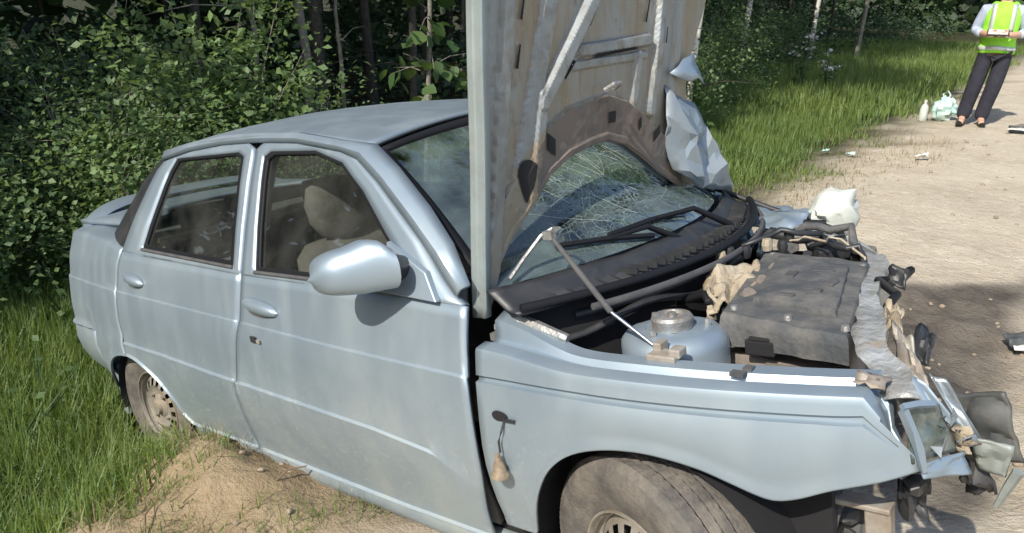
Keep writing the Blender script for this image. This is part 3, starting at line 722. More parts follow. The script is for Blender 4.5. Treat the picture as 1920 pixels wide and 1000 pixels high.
# roof edge / drip rail strips down the A pillars
for sgn in (-1, 1):
    O = [(-2.26, 1.362, 0), (-2.06, 1.388, 0), (-1.83, 1.400, 0), (-1.6, 1.396, 0), (-1.34, 1.381, 0), (-1.09, 1.343, 0), (-.985, 1.315, 0), (-.86, 1.245, 0), (-.70, 1.135, 0), (-.58, 1.045, 0), (-.475, .955, 0)]
    V = []
    for i, (x, z, _) in enumerate(O):
        yb = S(x, z)
        wid = .006 if x < -1.2 else (.02 if x < -1.0 else .055)
        dz = -.012 if x < -1.0 else -.018; up_ = .008 if x < -1.0 else .022
        kq = .45 if i == len(O) - 1 else (.85 if i == len(O) - 2 else 1)
        if x < -1.0:
            V += [(x, sgn * (yb + .004), z + dz), (x, sgn * (yb + .006), z), (x, sgn * (yb - .004), z + .010), (x, sgn * (yb - .02), z + .008)]
        else:
            V += [(x - .012, sgn * (yb + .003), z - .012), (x + .004, sgn * (yb + .003), z + .003), (x + .020 * kq, sgn * (yb - .014 * kq), z + .012 * kq), (x + .034 * kq, sgn * (yb - .042 * kq), z + .016 * kq)]
    mesh('pillar', V, gridf(len(O), 4, sgn > 0), M['paint'], car, 35, .010)
    # black drip moulding line
    V, F = tube([(x, sgn * (S(x, z) + .003), z - .014) for x, z, _ in O[:8]], .0045, 6); mesh('drip_moulding', V, F, M['rubber'], car)
    # dark rear quarter trim between door and rear window
    V = []
    A_ = [(-2.475, 1.0), (-2.42, 1.12), (-2.33, 1.27), (-2.235, 1.372)]; B_ = [(-2.74, 1.04), (-2.64, 1.14), (-2.52, 1.27), (-2.40, 1.352)]
    for (a, b) in zip(A_, B_):
        for k in range(5):
            t = k / 4; x = a[0] + (b[0] - a[0]) * t; z = a[1] + (b[1] - a[1]) * t
            V.append((x, sgn * (S(x, z) - .012 - .05 * t * t), z))
    mesh('quarter_trim', V, gridf(4, 5, sgn < 0), M['black'], car, 60, .01)
# rear window
V = []
for i in range(15):
    v = i / 14 * 2 - 1
    for j in range(7):
        t = j / 6
        x0, y0, z0 = rhead(v * .5) + .005, v * .53, 1.352 + .045 * (1 - v * v)
        x1, y1, z1 = -2.74 - .22 * (1 - v * v), v * .645, 1.045 + .03 * (1 - v * v)
        V.append((x0 + (x1 - x0) * t, y0 + (y1 - y0) * t, z0 + (z1 - z0) * t + .02 * math.sin(math.pi * t)))
mesh('rear_window', V, gridf(15, 7), M['glass'], car, 60)
# boot lid and spoiler
V = []
for i in range(15):
    v = i / 14 * 2 - 1
    for j in range(8):
        t = j / 7; y = v * .60
        x = (-2.73 - .22 * (1 - v * v)) * (1 - t) + (-3.33 + .10 * v * v) * t
        V.append((x, y, 1.062 + .022 * (1 - v * v) + .012 * t))
lid = mesh('boot_lid', V, gridf(15, 8), M['paint'], car, 50, .02)
V = []; nu = 31
for i in range(nu):
    v = i / (nu - 1) * 2 - 1; e = abs(v) ** 5
    y = v * .60; x = -3.30 + .13 * v * v; z = 1.145 - .085 * e
    for a in range(10):
        w = 2 * math.pi * a / 10
        V.append((x + .075 * math.cos(w) * (1 - .25 * e), y, z + .016 * math.sin(w) - .14 * .075 * math.cos(w)))
F = gridf(nu, 10) + [(i * 10 + 9, i * 10, (i + 1) * 10, (i + 1) * 10 + 9) for i in range(nu - 1)] + [tuple(range(10))[::-1], tuple(range((nu - 1) * 10, nu * 10))]
sp_ = mesh('spoiler', V, F, M['paint_clean'], lid, 50)
for b_ in (((-3.29, 0, 1.10), (.05, .08, .07)), ((-3.26, -.40, 1.10), (.05, .05, .07)), ((-3.26, .40, 1.10), (.05, .05, .07))):
    V, F = box(*b_); mesh('spoiler_leg', V, F, M['paint'], sp_, 0)
for sgn in (-1, 1):
    V, F = box((-3.345, sgn * .50, .83), (.05, .26, .17)); mesh('tail_light', V, F, M['red'], car, 0, bevel=.02)
V, F = box((-3.362, 0, .80), (.02, .52, .12)); mesh('number_plate_recess', V, F, M['trim'], car, 0)

# --- windshield
def wsb(y): return -.455 + .20 * (1 - (y / .69) ** 2)
V = []; nu, nv = 25, 14
for i in range(nu):
    v = i / (nu - 1) * 2 - 1
    for j in range(nv):
        t = j / (nv - 1)
        x1, y1, z1 = header(v * .55) + .012, v * .555, 1.312 + .052 * (1 - v * v)
        x0, y0, z0 = wsb(v * .69), v * .70, .935 + .012 * (1 - v * v)
        V.append((x0 + (x1 - x0) * t, y0 + (y1 - y0) * t, z0 + (z1 - z0) * t + .018 * math.sin(math.pi * t)))
ws = mesh('windshield', V, gridf(nu, nv), M['windshield'], car, 80)
bm = bmesh.new(); bm.from_mesh(ws.data); bmesh.ops.recalc_face_normals(bm, faces=bm.faces); bm.to_mesh(ws.data); bm.free()
def ring(idx): return [Vector(V[k]) for k in idx]
border = [0 * nv + j for j in range(nv)] + [i * nv + nv - 1 for i in range(1, nu)] + [(nu - 1) * nv + j for j in range(nv - 2, -1, -1)]
cen = Vector((-.70, 0, 1.15)); Vb = []
for k in border:
    p = Vector(V[k]); d = (cen - p); d.normalize()
    Vb += [p + Vector((.006, 0, .008)) - d * .012, p + Vector((.006, 0, .008)) + d * .028]
mesh('windshield_seal', Vb, [(2 * i, 2 * i + 1, 2 * i + 3, 2 * i + 2) for i in range(len(border) - 1)], M['rubber'], ws, 60, .006)
# fine fracture lines standing off the glass round the blow
Vc, Fc = [], []
rg = random.Random(5)
def on_ws(v, t):
    x1, y1, z1 = header(v * .55) + .012, v * .555, 1.312 + .052 * (1 - v * v)
    x0, y0, z0 = wsb(v * .69), v * .70, .935 + .012 * (1 - v * v)
    return Vector((x0 + (x1 - x0) * t + .004, y0 + (y1 - y0) * t, z0 + (z1 - z0) * t + .018 * math.sin(math.pi * t) + .005))
for k in range(26):
    a = rg.choice((.55, 1.35, 2.2)) + rg.gauss(0, .22); ln = rg.uniform(.12, .5)
    pts = []; v, t = rg.uniform(-.45, .45), rg.uniform(.12, .62)
    for s in range(7):
        if not (-.95 < v < .95 and .03 < t < .97): break
        pts.append(on_ws(v, t)); a += rg.uniform(-.25, .25); v += ln / 6 * math.cos(a); t += ln / 6 * .8 * math.sin(a)
    if len(pts) > 2:
        v_, f_ = tube(pts, [.0004 * (1 - .5 * i / len(pts)) for i in range(len(pts))], 4, False); kk = len(Vc); Vc += v_; Fc += [tuple(i + kk for i in q) for q in f_]
cr = mesh('crack', Vc, Fc, M['tank'], ws, 0); cr['kind'] = 'stuff'

# --- cowl panel, wipers
def cowl_front(y): return -.335 + .22 * (1 - (y / .74) ** 2)
V = []; nu, nv = 61, 9
for i in range(nu):
    v = i / (nu - 1) * 2 - 1; y = v * .735
    xa = wsb(y * .93) + .02; xb = cowl_front(y)
    for j in range(nv):
        t = j / (nv - 1)
        z = .945 - .055 * t - .012 * math.sin(math.pi * t)
        if 3 <= j <= 6 and i % 2 == 0 and abs(v) < .85: z -= .010
        V.append((xa + (xb - xa) * t, y, z + .006 * fbm((v * 3, t, 0), 2)))
cw = mesh('cowl_panel', V, gridf(nu, nv), M['black'], car, 25, .008)
V, F = tube([(cowl_front(v * .735) + .012, v * .735, .893 + .01 * abs(v)) for v in np.linspace(-1, 1, 40)], .013, 8); mesh('bonnet_seal', V, F, M['rubber'], cw, 60)
V, F = tube([(cowl_front(v * .735) + .045, v * .72, .868) for v in np.linspace(-.8, 1, 40)], .010, 6); mesh('bulkhead_edge', V, F, M['trim'], cw, 60)
for k in range(26):
    v = -.5 + 1.28 * k / 25; y = v * .735
    Vr, Fr = box((cowl_front(y) - .045, y, .910), (.055, .009, .016)); mesh('vent_rib', Vr, Fr, M['black'], cw, 0)
def wiper(piv, tip, blade_a, blade_b):
    V, F = tube([piv, ((piv[0] + tip[0]) / 2, (piv[1] + tip[1]) / 2, max(piv[2], tip[2]) + .004), tip], [.012, .009, .006], 8)
    o = mesh('wiper_arm', V, F, M['rubber'], car, 50)
    V, F = tube([blade_a, ((blade_a[0] + blade_b[0]) / 2, (blade_a[1] + blade_b[1]) / 2, (blade_a[2] + blade_b[2]) / 2 + .006), blade_b], .009, 6); mesh('wiper_blade', V, F, M['rubber'], o, 40)
    return o
def lift(p, d): return (p.x + d * .5, p.y, p.z + d)
for va, ta, vb, tb, piv in ((-.67, .095, -.21, .0, (-.225, -.02, .918)), (-.41, .07, .22, .04, (-.17, .22, .915))):
    A_, B_ = on_ws(va, ta), on_ws(vb, tb); Mi = A_.lerp(B_, .55)
    wiper(piv, lift(Mi, .018), lift(A_, .010), lift(B_, .010))
# firewall under the cowl and engine bay tub
V = []
for i in range(20):
    v = i / 19 * 2 - 1
    for z in (.88, .76, .60, .35): V.append((cowl_front(v * .735) - .03 - .02 * (.88 - z) * 3, v * .70, z + .01 * fbm((v * 4, z, 1), 2)))
mesh('firewall', V, gridf(20, 4), M['dark'], car, 40, .01)
for pts in ([(cowl_front(v * .735) + .00, v * .68, .80 + .02 * math.sin(v * 9)) for v in np.linspace(-.95, .6, 24)], [(cowl_front(v * .735) - .01, v * .66, .835) for v in np.linspace(-.85, -.2, 12)]):
    V, F = tube(pts, .011, 7); mesh('wiring_loom', V, F, M['black'], car, 60)
V, F = join(box((-.02, -.05, .34), (.62, 1.0, .03)), box((.06, -.635, .55), (.70, .02, .40)), box((-.14, .60, .58), (.40, .02, .30))); mesh('engine_bay', V, F, M['dark'], car, 0)
V, F = box((-1.70, 0, .19), (2.9, 1.42, .06)); mesh('floor_pan', V, F, M['dark'], car, 0)
V, F = box((-2.62, 0, .72), (.04, 1.40, .55)); mesh('rear_bulkhead', V, F, M['trim'], car, 0)
V, F = box((-2.55, 0, 1.005), (.42, 1.22, .02)); mesh('parcel_shelf', V, F, M['trim'], car, 0)
# headlining and far-side dark interior
V = []
for i in range(9):
    v = i / 8 * 2 - 1
    for j in range(9):
        t = j / 8; x = -2.25 * (1 - t) - 1.02 * t; V.append((x, v * .54, interp(x, RE) - .025 + .035 * (1 - v * v)))
mesh('headlining', V, gridf(9, 9), M['seat'], car, 50)
# B pillars inside
for sgn in (-1, 1):
    V = []
    for z in np.linspace(.25, 1.38, 8):
        xc = interp(z, BGAP); V += [(xc - .07, sgn * (S(xc, z) - .045), z), (xc + .05, sgn * (S(xc, z) - .045), z)]
    mesh('inner_pillar', V, [(2 * i, 2 * i + 1, 2 * i + 3, 2 * i + 2) for i in range(7)], M['trim'], car, 0, .02)

# --- seats, dash, wheel
def cushion(rows, m, name, parent, n=20, e=.6):
    # rows: (x, y, z centre, half depth x, half width y)
    V = []
    for x, y, z, a, b in rows:
        for k in range(n):
            w = 2 * math.pi * k / n; c, s = math.cos(w), math.sin(w)
            V.append((x + a * math.copysign(abs(c) ** e, c), y + b * math.copysign(abs(s) ** e, s), z))
    F = [(i * n + k, i * n + (k + 1) % n, (i + 1) * n + (k + 1) % n, (i + 1) * n + k) for i in range(len(rows) - 1) for k in range(n)]
    F += [tuple(range(n))[::-1], tuple(range((len(rows) - 1) * n, len(rows) * n))]
    return mesh(name, V, F, m, parent, 60)
def seat(y):
    s = cushion([(-1.10, y, .36, .26, .22), (-1.10, y, .42, .28, .25), (-1.10, y, .50, .27, .25), (-1.10, y, .53, .22, .20)], M['seat'], 'seat', car)
    cushion([(-1.34, y, .48, .07, .22), (-1.38, y, .60, .085, .25), (-1.42, y, .80, .08, .255), (-1.46, y, .95, .07, .23), (-1.475, y, .99, .05, .17)], M['seat'], 'seat_back', s)
    cushion([(-1.45, y, .985, .035, .06), (-1.455, y, 1.01, .05, .11), (-1.465, y, 1.06, .06, .14), (-1.475, y, 1.13, .058, .145), (-1.485, y, 1.19, .045, .12), (-1.49, y, 1.215, .02, .06)], M['seat'], 'headrest', s, e=.8)
    return s
seat(-.36); seat(.36)
b = cushion([(-2.12, 0, .36, .24, .60), (-2.12, 0, .50, .26, .62), (-2.12, 0, .55, .22, .58)], M['seat'], 'rear_bench', car, 28, .4)
cushion([(-2.33, 0, .50, .07, .60), (-2.40, 0, .75, .08, .62), (-2.46, 0, .96, .07, .60), (-2.47, 0, 1.0, .04, .55)], M['seat'], 'bench_back', b, 28, .4)
for y in (-.34, .34): cushion([(-2.50, y, 1.0, .05, .11), (-2.50, y, 1.06, .055, .13), (-2.50, y, 1.12, .04, .11)], M['trim'], 'rear_headrest', b, 16, .7)
V = []
for i in range(13):
    v = i / 12 * 2 - 1
    for x, z in ((wsb(v * .66) - .01, .925), (wsb(v * .66) - .12, .955), (-.62 , .945), (-.72, .90), (-.74, .75), (-.66, .55)):
        V.append((x, v * .66, z + (.03 if 0 < v < .9 and x < -.55 and z > .85 else 0)))
mesh('dashboard', V, gridf(13, 6, True), M['trim'], car, 40, .01)
V = []
for i in range(28):
    a = 2 * math.pi * i / 28
    for k in range(8):
        w = 2 * math.pi * k / 8; r = .19 + .014 * math.cos(w); h = .014 * math.sin(w)
        V.append((-.86 + .4 * h + r * math.sin(a) * -.42, .36 + r * math.cos(a), .90 + r * math.sin(a) * .9 + h * .9))
F = [(i * 8 + k, i * 8 + (k + 1) % 8, ((i + 1) % 28) * 8 + (k + 1) % 8, ((i + 1) % 28) * 8 + k) for i in range(28) for k in range(8)]
sw = mesh('steering_wheel', V, F, M['black'], car, 80)
V, F = join(box((-.845, .36, .90), (.04, .10, .08)), tube([(-.85, .36, .90), (-.66, .36, .80)], .03, 8), box((-.845, .36, .90), (.02, .34, .03))); mesh('steering_column', V, F, M['black'], sw, 0)
V, F = join(box((-.93, .0, 1.30), (.03, .24, .07))); mesh('rear_view_mirror', V, F, M['black'], car, 0, bevel=.01)

# --- wheels
def wheel(loc, steer=0, sgn=-1):
    w = empty('wheel', loc, car); w.rotation_euler = (0, 0, R(steer))
    # tyre: lathe with blocks cut by grooves
    prof_ = [(.154, -.066), (.168, -.074), (.186, -.080), (.215, -.089), (.248, -.091), (.272, -.083), (.286, -.066)]
    n = 224; V, F = [], []; gv = set()
    tread = [(-.060, 0), (-.034, 0), (-.031, 1), (-.027, 1), (-.024, 0), (-.004, 0), (-.002, 1), (.002, 1), (.004, 0), (.024, 0), (.027, 1), (.031, 1), (.034, 0), (.060, 0)]
    full = [(r, h, 0) for r, h in prof_] + [(.2875 - .002 * abs(h) / .06, h, 1 + g) for h, g in tread] + [(r, -h, 0) for r, h in reversed(prof_)]
    m_ = len(full)
    for k in range(n):
        for r, h, t in full:
            sh = 0
            if t >= 1:
                if t == 2: r -= .007; gv.add(len(V))
                elif (k + (1 if h > 0 else 0)) % 3 == 0: r -= .0022
            if t == 0 and r > .24 and k % 2 == 0: r -= .0016
            a = 2 * math.pi * (k + (8 * abs(h)) ) / n
            V.append((r * math.cos(a), h, r * math.sin(a)))
    for k in range(n):
        for j in range(m_ - 1): F.append((k * m_ + j, k * m_ + j + 1, ((k + 1) % n) * m_ + j + 1, ((k + 1) % n) * m_ + j))
    ty = mesh('tyre', V, F, M['tyre'], w, 25); ty.data.materials.append(M['rubber'])
    for p in ty.data.polygons:
        if sum(v in gv for v in p.vertices) == 4: p.material_index = 1
    # steel rim with ventilation holes
    s = sgn
    V, F = lathe([(.168, s * .074), (.167, s * .079), (.162, s * .079), (.158, s * .068), (.156, s * .050), (.150, s * .046), (.146, s * -.06), (.17, s * -.07)], 48, 'y')
    n2 = 64; radii = [(.148, .046), (.138, .051), (.130, .058), (.110, .066), (.100, .070), (.090, .064), (.080, .060), (.056, .060), (.046, .068), (.036, .072), (.030, .086), (.0, .088)]
    base = len(V)
    for k in range(n2):
        a = 2 * math.pi * k / n2
        for r, h in radii: V.append((r * math.cos(a), s * h, r * math.sin(a)))
    for k in range(n2):
        for j in range(len(radii) - 1):
            if j in (2, 3) and (k % 4) in (1, 2): continue
            F.append((base + k * len(radii) + j, base + k * len(radii) + j + 1, base + ((k + 1) % n2) * len(radii) + j + 1, base + ((k + 1) % n2) * len(radii) + j))
    rim = mesh('rim', V, F, M['rim'], w, 35)
    for k in range(4):
        a = R(45 + 90 * k); V, F = lathe([(0, .016), (.009, .016), (.010, 0)], 6, 'y', (0, 0, 0)); V = [(x + .068 * math.cos(a), s * (abs(y) + .058), z + .068 * math.sin(a)) for x, y, z in V]; mesh('wheel_bolt', V, F, M['rim'], rim, 0)
    V, F = lathe([(0, s * .02), (.14, s * .02), (.155, s * -.05)], 24, 'y'); mesh('brake_drum', V, F, M['dark'], w)
    return w
wheel((.02, -.742, .252), -20, -1).scale = (1.12, 1.08, 1.12); wheel((-.20, .68, .287), -13, 1); wheel((-2.492, -.69, .275), 0, -1); wheel((-2.492, .69, .275), 0, 1)
for x, yy in ((0, -1), (-2.49, -1), (-2.49, 1)):
    V = []
    for i in range(17):
        a = math.pi * (i / 16) * 1.1 - .05 * math.pi
        rr = .355 if x == 0 else .315
        for y in (.785, .60, .42): V.append((x + (.0 if x == 0 else -.005) + rr * math.cos(a), yy * y, .27 + rr * math.sin(a) * (.98 if x == 0 else .95)))
    o = mesh('wheel_liner', V, gridf(17, 3), M['dark'], car, 60)

# --- raised bonnet: outer skin and stamped inner frame
ARC = [(-.72, .865), (-.69, .90), (-.655, .985), (-.60, 1.055), (-.535, 1.10), (-.43, 1.195), (-.33, 1.235), (-.22, 1.250), (-.12, 1.256), (0, 1.225), (.10, 1.17), (.20, 1.105), (.32, 1.045), (.45, .995), (.60, .965), (.78, .955)]
def arc(y): return interp(y, ARC)
def yfar(z): return interp(z, [(.9, .79), (1.02, .79), (1.12, .70), (1.25, .55), (1.35, .47), (1.45, .48), (1.6, .59), (1.75, .68), (1.95, .74)])
def bx_(y, z):
    # buckled sheet
    x = -.487 + .165 * (z - .87)
    x += .022 * math.sin((y - .25) * 5 + z * 2) * max(0, min(1, (y - .0) / .4)) + .006 * fbm((y, z, 3), 2)
    x -= .16 * max(0, (y - .38)) ** 1.4 * (1 + (1.35 - z)) if z < 1.5 else .16 * max(0, (y - .38)) ** 1.4
    return x
def band(d, w, s=.012): return 1 - sstep(w, w + s, abs(d))
def seg(y, z, a, b):
    dy, dz = b[0] - a[0], b[1] - a[1]; L2 = dy * dy + dz * dz
    t = ((y - a[0]) * dy + (z - a[1]) * dz) / L2
    d = math.hypot(y - a[0] - dy * max(0, min(1, t)), z - a[1] - dz * max(0, min(1, t)))
    return d
def relief(y, z, v):
    h = 0
    h = max(h, .45 * band(y + .685, .05, .008), .9 * band(y + .645 - .10 * (z - 1.3), .020, .012))   # near side rail with its raised bead
    h = max(h, band(seg(y, z, (-.455, 1.40), (-.10, 1.79)), .017, .014))
    h = max(h, .8 * band(seg(y, z, (-.50, 1.15), (-.455, 1.42)), .016, .012))
    h = max(h, .45 * band(seg(y, z, (-.56, 1.15), (-.38, 1.80)), .03, .006))
    h = max(h, .7 * band(seg(y, z, (.15, 1.32), (.24, 1.85)), .020, .010), .5 * band(seg(y, z, (.30, 1.34), (.40, 1.85)), .026, .008))
    h = max(h, .6 * band(seg(y, z, (-.27, 1.530), (.12, 1.545)), .014, .008), .35 * band(seg(y, z, (-.30, 1.49), (.10, 1.50)), .010, .006))
    h = max(h, .5 * band(seg(y, z, (.04, 1.36), (.06, 1.50)), .014, .008))
    d = z - arc(y)
    if y > -.66: h = max(h, .55 * (1 - sstep(.135, .147, d)), .75 * band(d - .012, .010, .006))          # curved plate along the rear edge
    return h
ZT = 1.93
HOLES = []
nu, nv = 210, 150
Vi, Vo, pl = [], [], []
for i in range(nu):
    u = i / (nu - 1)
    for j in range(nv):
        t = j / (nv - 1)
        y = -.715 + u * (.79 + .715)
        for _ in range(3):
            zl = arc(y); z = zl + (ZT - zl) * t ** 1.05
            y = -.715 + u * (yfar(z) + .715)
        x = bx_(y, z)
        Vo.append(Vector((x - .006, y, z)))
        h = relief(y, z, u)
        edge = min(1, t * 14)
        Vi.append(Vector((x + .006 + (.026 * h + .0012 * fbm((y, z, 8), 9)) * (1 if i > 1 and i < nu - 2 else .3), y, z)))
        pl.append((y, z, h))
bon = mesh('bonnet', Vo, gridf(nu, nv), M['paint'], car, 40, .0)
hole = lambda k: any(((pl[k][0] - a) / c) ** 2 + ((pl[k][1] - b) / d) ** 2 < 1 for a, b, c, d in HOLES)
Fi = [q for q in gridf(nu, nv, True) if not all(hole(k) for k in q)]
inner = mesh('bonnet_frame', Vi, Fi, M['primer'], bon, 24)
inner.data.materials.append(M['primer_dark']); inner.data.materials.append(M['rib_metal'])
for p in inner.data.polygons:
    y, z, h = pl[p.vertices[0]]
    d = z - arc(y)
    if h > .30 and d > .16 and y < .25: p.material_index = 2
    if y > -.49 and d < .135 and y < .42: p.material_index = 1
def hole_shade(poly, m='dark', lift_=.0035):
    # dark sheet laid on the pressing to paint the shade of an opening
    c = (sum(p[0] for p in poly) / len(poly), sum(p[1] for p in poly) / len(poly)); Vh = []
    for y, z in list(poly) + [c]:
        Vh.append(Vector((bx_(y, z) + .006 + .026 * max(relief(y, z, 0), relief(c[0], c[1], 0)) + lift_, y, z)))
    mesh('hole_shade', Vh, [(k, (k + 1) % len(poly), len(poly)) for k in range(len(poly))], M[m], bon, 0)
hole_shade([(-.535 + .040 * math.cos(a) * (1 if math.sin(a) > 0 else .9 - .55 * abs(math.sin(a)) ** 1.5), 1.225 + (.034 if math.sin(a) > 0 else .085) * math.sin(a)) for a in [2 * math.pi * k / 22 for k in range(22)]])
for cy_, cz_, w_, h_, sk in ((-.425, 1.285, .020, .024, .012), (-.10, 1.325, .020, .017, 0), (.065, 1.285, .009, .017, -.006), (.175, 1.240, .022, .017, -.012)):
    hole_shade([(cy_ - w_, cz_ + h_ + sk), (cy_ + w_, cz_ + h_ - sk), (cy_ + w_, cz_ - h_ - sk), (cy_ - w_, cz_ - h_ + sk)])
for a, b, w_ in (((-.345, 1.46), (-.30, 1.505), .006), ((-.225, 1.60), (-.175, 1.655), .006), ((-.565, 1.50), (-.55, 1.56), .006), ((.205, 1.53), (.215, 1.58), .005), ((-.20, 1.512), (.04, 1.522), .005), ((.10, 1.60), (.14, 1.74), .005), ((-.545, 1.62), (-.53, 1.68), .005)):
    dy_, dz_ = b[0] - a[0], b[1] - a[1]; L_ = math.hypot(dy_, dz_); ny_, nz_ = -dz_ / L_ * w_, dy_ / L_ * w_
    hole_shade([(a[0] + ny_, a[1] + nz_), (b[0] + ny_ * .6, b[1] + nz_ * .6), (b[0] - ny_ * .6, b[1] - nz_ * .6), (a[0] - ny_, a[1] - nz_)], lift_=.006)
# folded near flange of the bonnet, sunlit
V = []
zs = np.linspace(.862, ZT, 30)
for z in zs:
    x = -.487 + .165 * (z - .87) + .0015 * math.sin(z * 11)
    for a, b in ((-.014, .012), (-.018, -.006), (-.012, -.011), (.006, -.012), (.010, -.009), (.012, -.009), (.030, -.011), (.034, -.006), (.036, .012)):
        V.append((x + a, -.718 + b, z))
fl = mesh('bonnet_flange', V, gridf(30, 9), M['flange'], bon, 20, .003)
# torn, folded far corner
def crumple_sheet(name, P0, P1, P2, P3, n, amp, m, parent, seed=0, sc_=6, solid=.003, fold=0, smooth=25):
    V = []; P0, P1, P2, P3 = map(Vector, (P0, P1, P2, P3)); nn = ((P1 - P0).cross(P3 - P0)).normalized()
    for i in range(n):
        for j in range(n):
            a, b = i / (n - 1), j / (n - 1)
            p = P0 * (1 - a) * (1 - b) + P1 * a * (1 - b) + P2 * a * b + P3 * (1 - a) * b
            q = Vector((a * sc_, b * sc_, seed * 3.7))
            q = q * .55; r = (1 - abs(noise.noise(q)) * 2.6) + .22 * noise.noise(q * 2.6) + fold * abs(((a * 2 + b * .7 + .3 * noise.noise(q)) % 1) - .5) * 1.2
            p = p + nn * amp * r + Vector((noise.noise(q + Vector((5, 1, 2))), noise.noise(q + Vector((1, 8, 2))), noise.noise(q + Vector((3, 1, 9))))) * amp * .45
            V.append(p)
    return mesh(name, V, gridf(n, n), m, parent, smooth, solid, 0)
P_ = dict(A=(-.385, .25, 1.40), B=(-.40, .47, 1.30), C=(-.37, .51, 1.22), D=(-.40, .72, 1.0), E=(-.33, .62, .955), F=(-.37, .45, .995), G=(-.395, .28, 1.11), H=(-.39, .23, 1.25), K=(-.325, .35, 1.205), L=(-.325, .55, 1.075), M=(-.40, .45, 1.14), N=(-.34, .39, 1.06), T=(-.37, .26, 1.435), U=(-.38, .46, 1.50), W=(-.36, .48, 1.37))
def facets(name, tris, m):
    bm = bmesh.new(); vs = {k: bm.verts.new(P_[k]) for k in set(''.join(tris))}
    for t in tris: bm.faces.new([vs[k] for k in t])
    bmesh.ops.subdivide_edges(bm, edges=bm.edges, cuts=3, use_grid_fill=True)
    for v in bm.verts: v.co += Vector((fbm(v.co, 8), fbm(v.co + Vector((3, 0, 0)), 11), fbm(v.co + Vector((0, 3, 0)), 9))) * .018
    me = bpy.data.meshes.new(name); bm.to_mesh(me); bm.free(); me.shade_smooth(); me.set_sharp_from_angle(angle=R(16))
    o = link(name, me, m, bon); d = o.modifiers.new('solid', 'SOLIDIFY'); d.thickness = .003
    return o
facets('torn_corner', ('ABK', 'BCK', 'AKH', 'HKG', 'KCM', 'CLM', 'KMN', 'MLF', 'MFN', 'KNG', 'NFG', 'CDL', 'LDE', 'LEF'), M['folded'])
facets('torn_corner', ('TUW',), M['paint_clean'])
# latch loop in the frame, hinge arm
V, F = tube([(-.36, -.17, 1.41), (-.33, -.165, 1.425), (-.33, -.13, 1.425), (-.36, -.125, 1.41)], .008, 6); mesh('latch', V, F, M['alu'], bon, 50)
V, F = join(tube([(-.44, -.705, .83), (-.36, -.69, .855), (-.22, -.685, .815)], [.014, .017, .012], 6), box((-.36, -.70, .805), (.20, .03, .02))); mesh('bonnet_hinge', V, F, M['alu'], bon, 30)
# gas strut and hooked wire
V, F = tube([(-.305, -.60, 1.068), (-.215, -.605, .966), (-.13, -.612, .872)], [.0065, .0082, .0082], 10); st = mesh('gas_strut', V, F, M['trim'], car, 50)
V, F = tube([(-.13, -.612, .872), (.035, -.625, .772)], .005, 10); mesh('strut_rod', V, F, M['chrome'], st, 50)
V, F = join(tube([(-.415, -.655, .955), (-.40, -.60, 1.00), (-.36, -.565, 1.055), (-.335, -.54, 1.07), (-.30, -.56, 1.075), (-.30, -.60, 1.066)], .006, 6), box((-.305, -.60, 1.066), (.03, .02, .022))); mesh('strut_hook', V, F, M['alu'], st, 50)
V, F = join(box((.045, -.665, .795), (.075, .055, .016)), box((.02, -.64, .806), (.022, .04, .03)), box((.075, -.66, .806), (.03, .04, .022))); mesh('strut_bracket', V, F, M['rust'], fen, 0, bevel=.004)
for x, y, k in ((.24, -.70, .9), (.25, -.665, .6)):
    V, F = box((x, y, .79), (.035 * k, .022, .008)); mesh('fender_bolt', V, F, M['trim'], fen, 0)
crumple_sheet('bracket', (.47, -.68, .790), (.53, -.68, .785), (.53, -.63, .79), (.47, -.63, .795), 6, .012, M['rust'], fen, 5, 5)

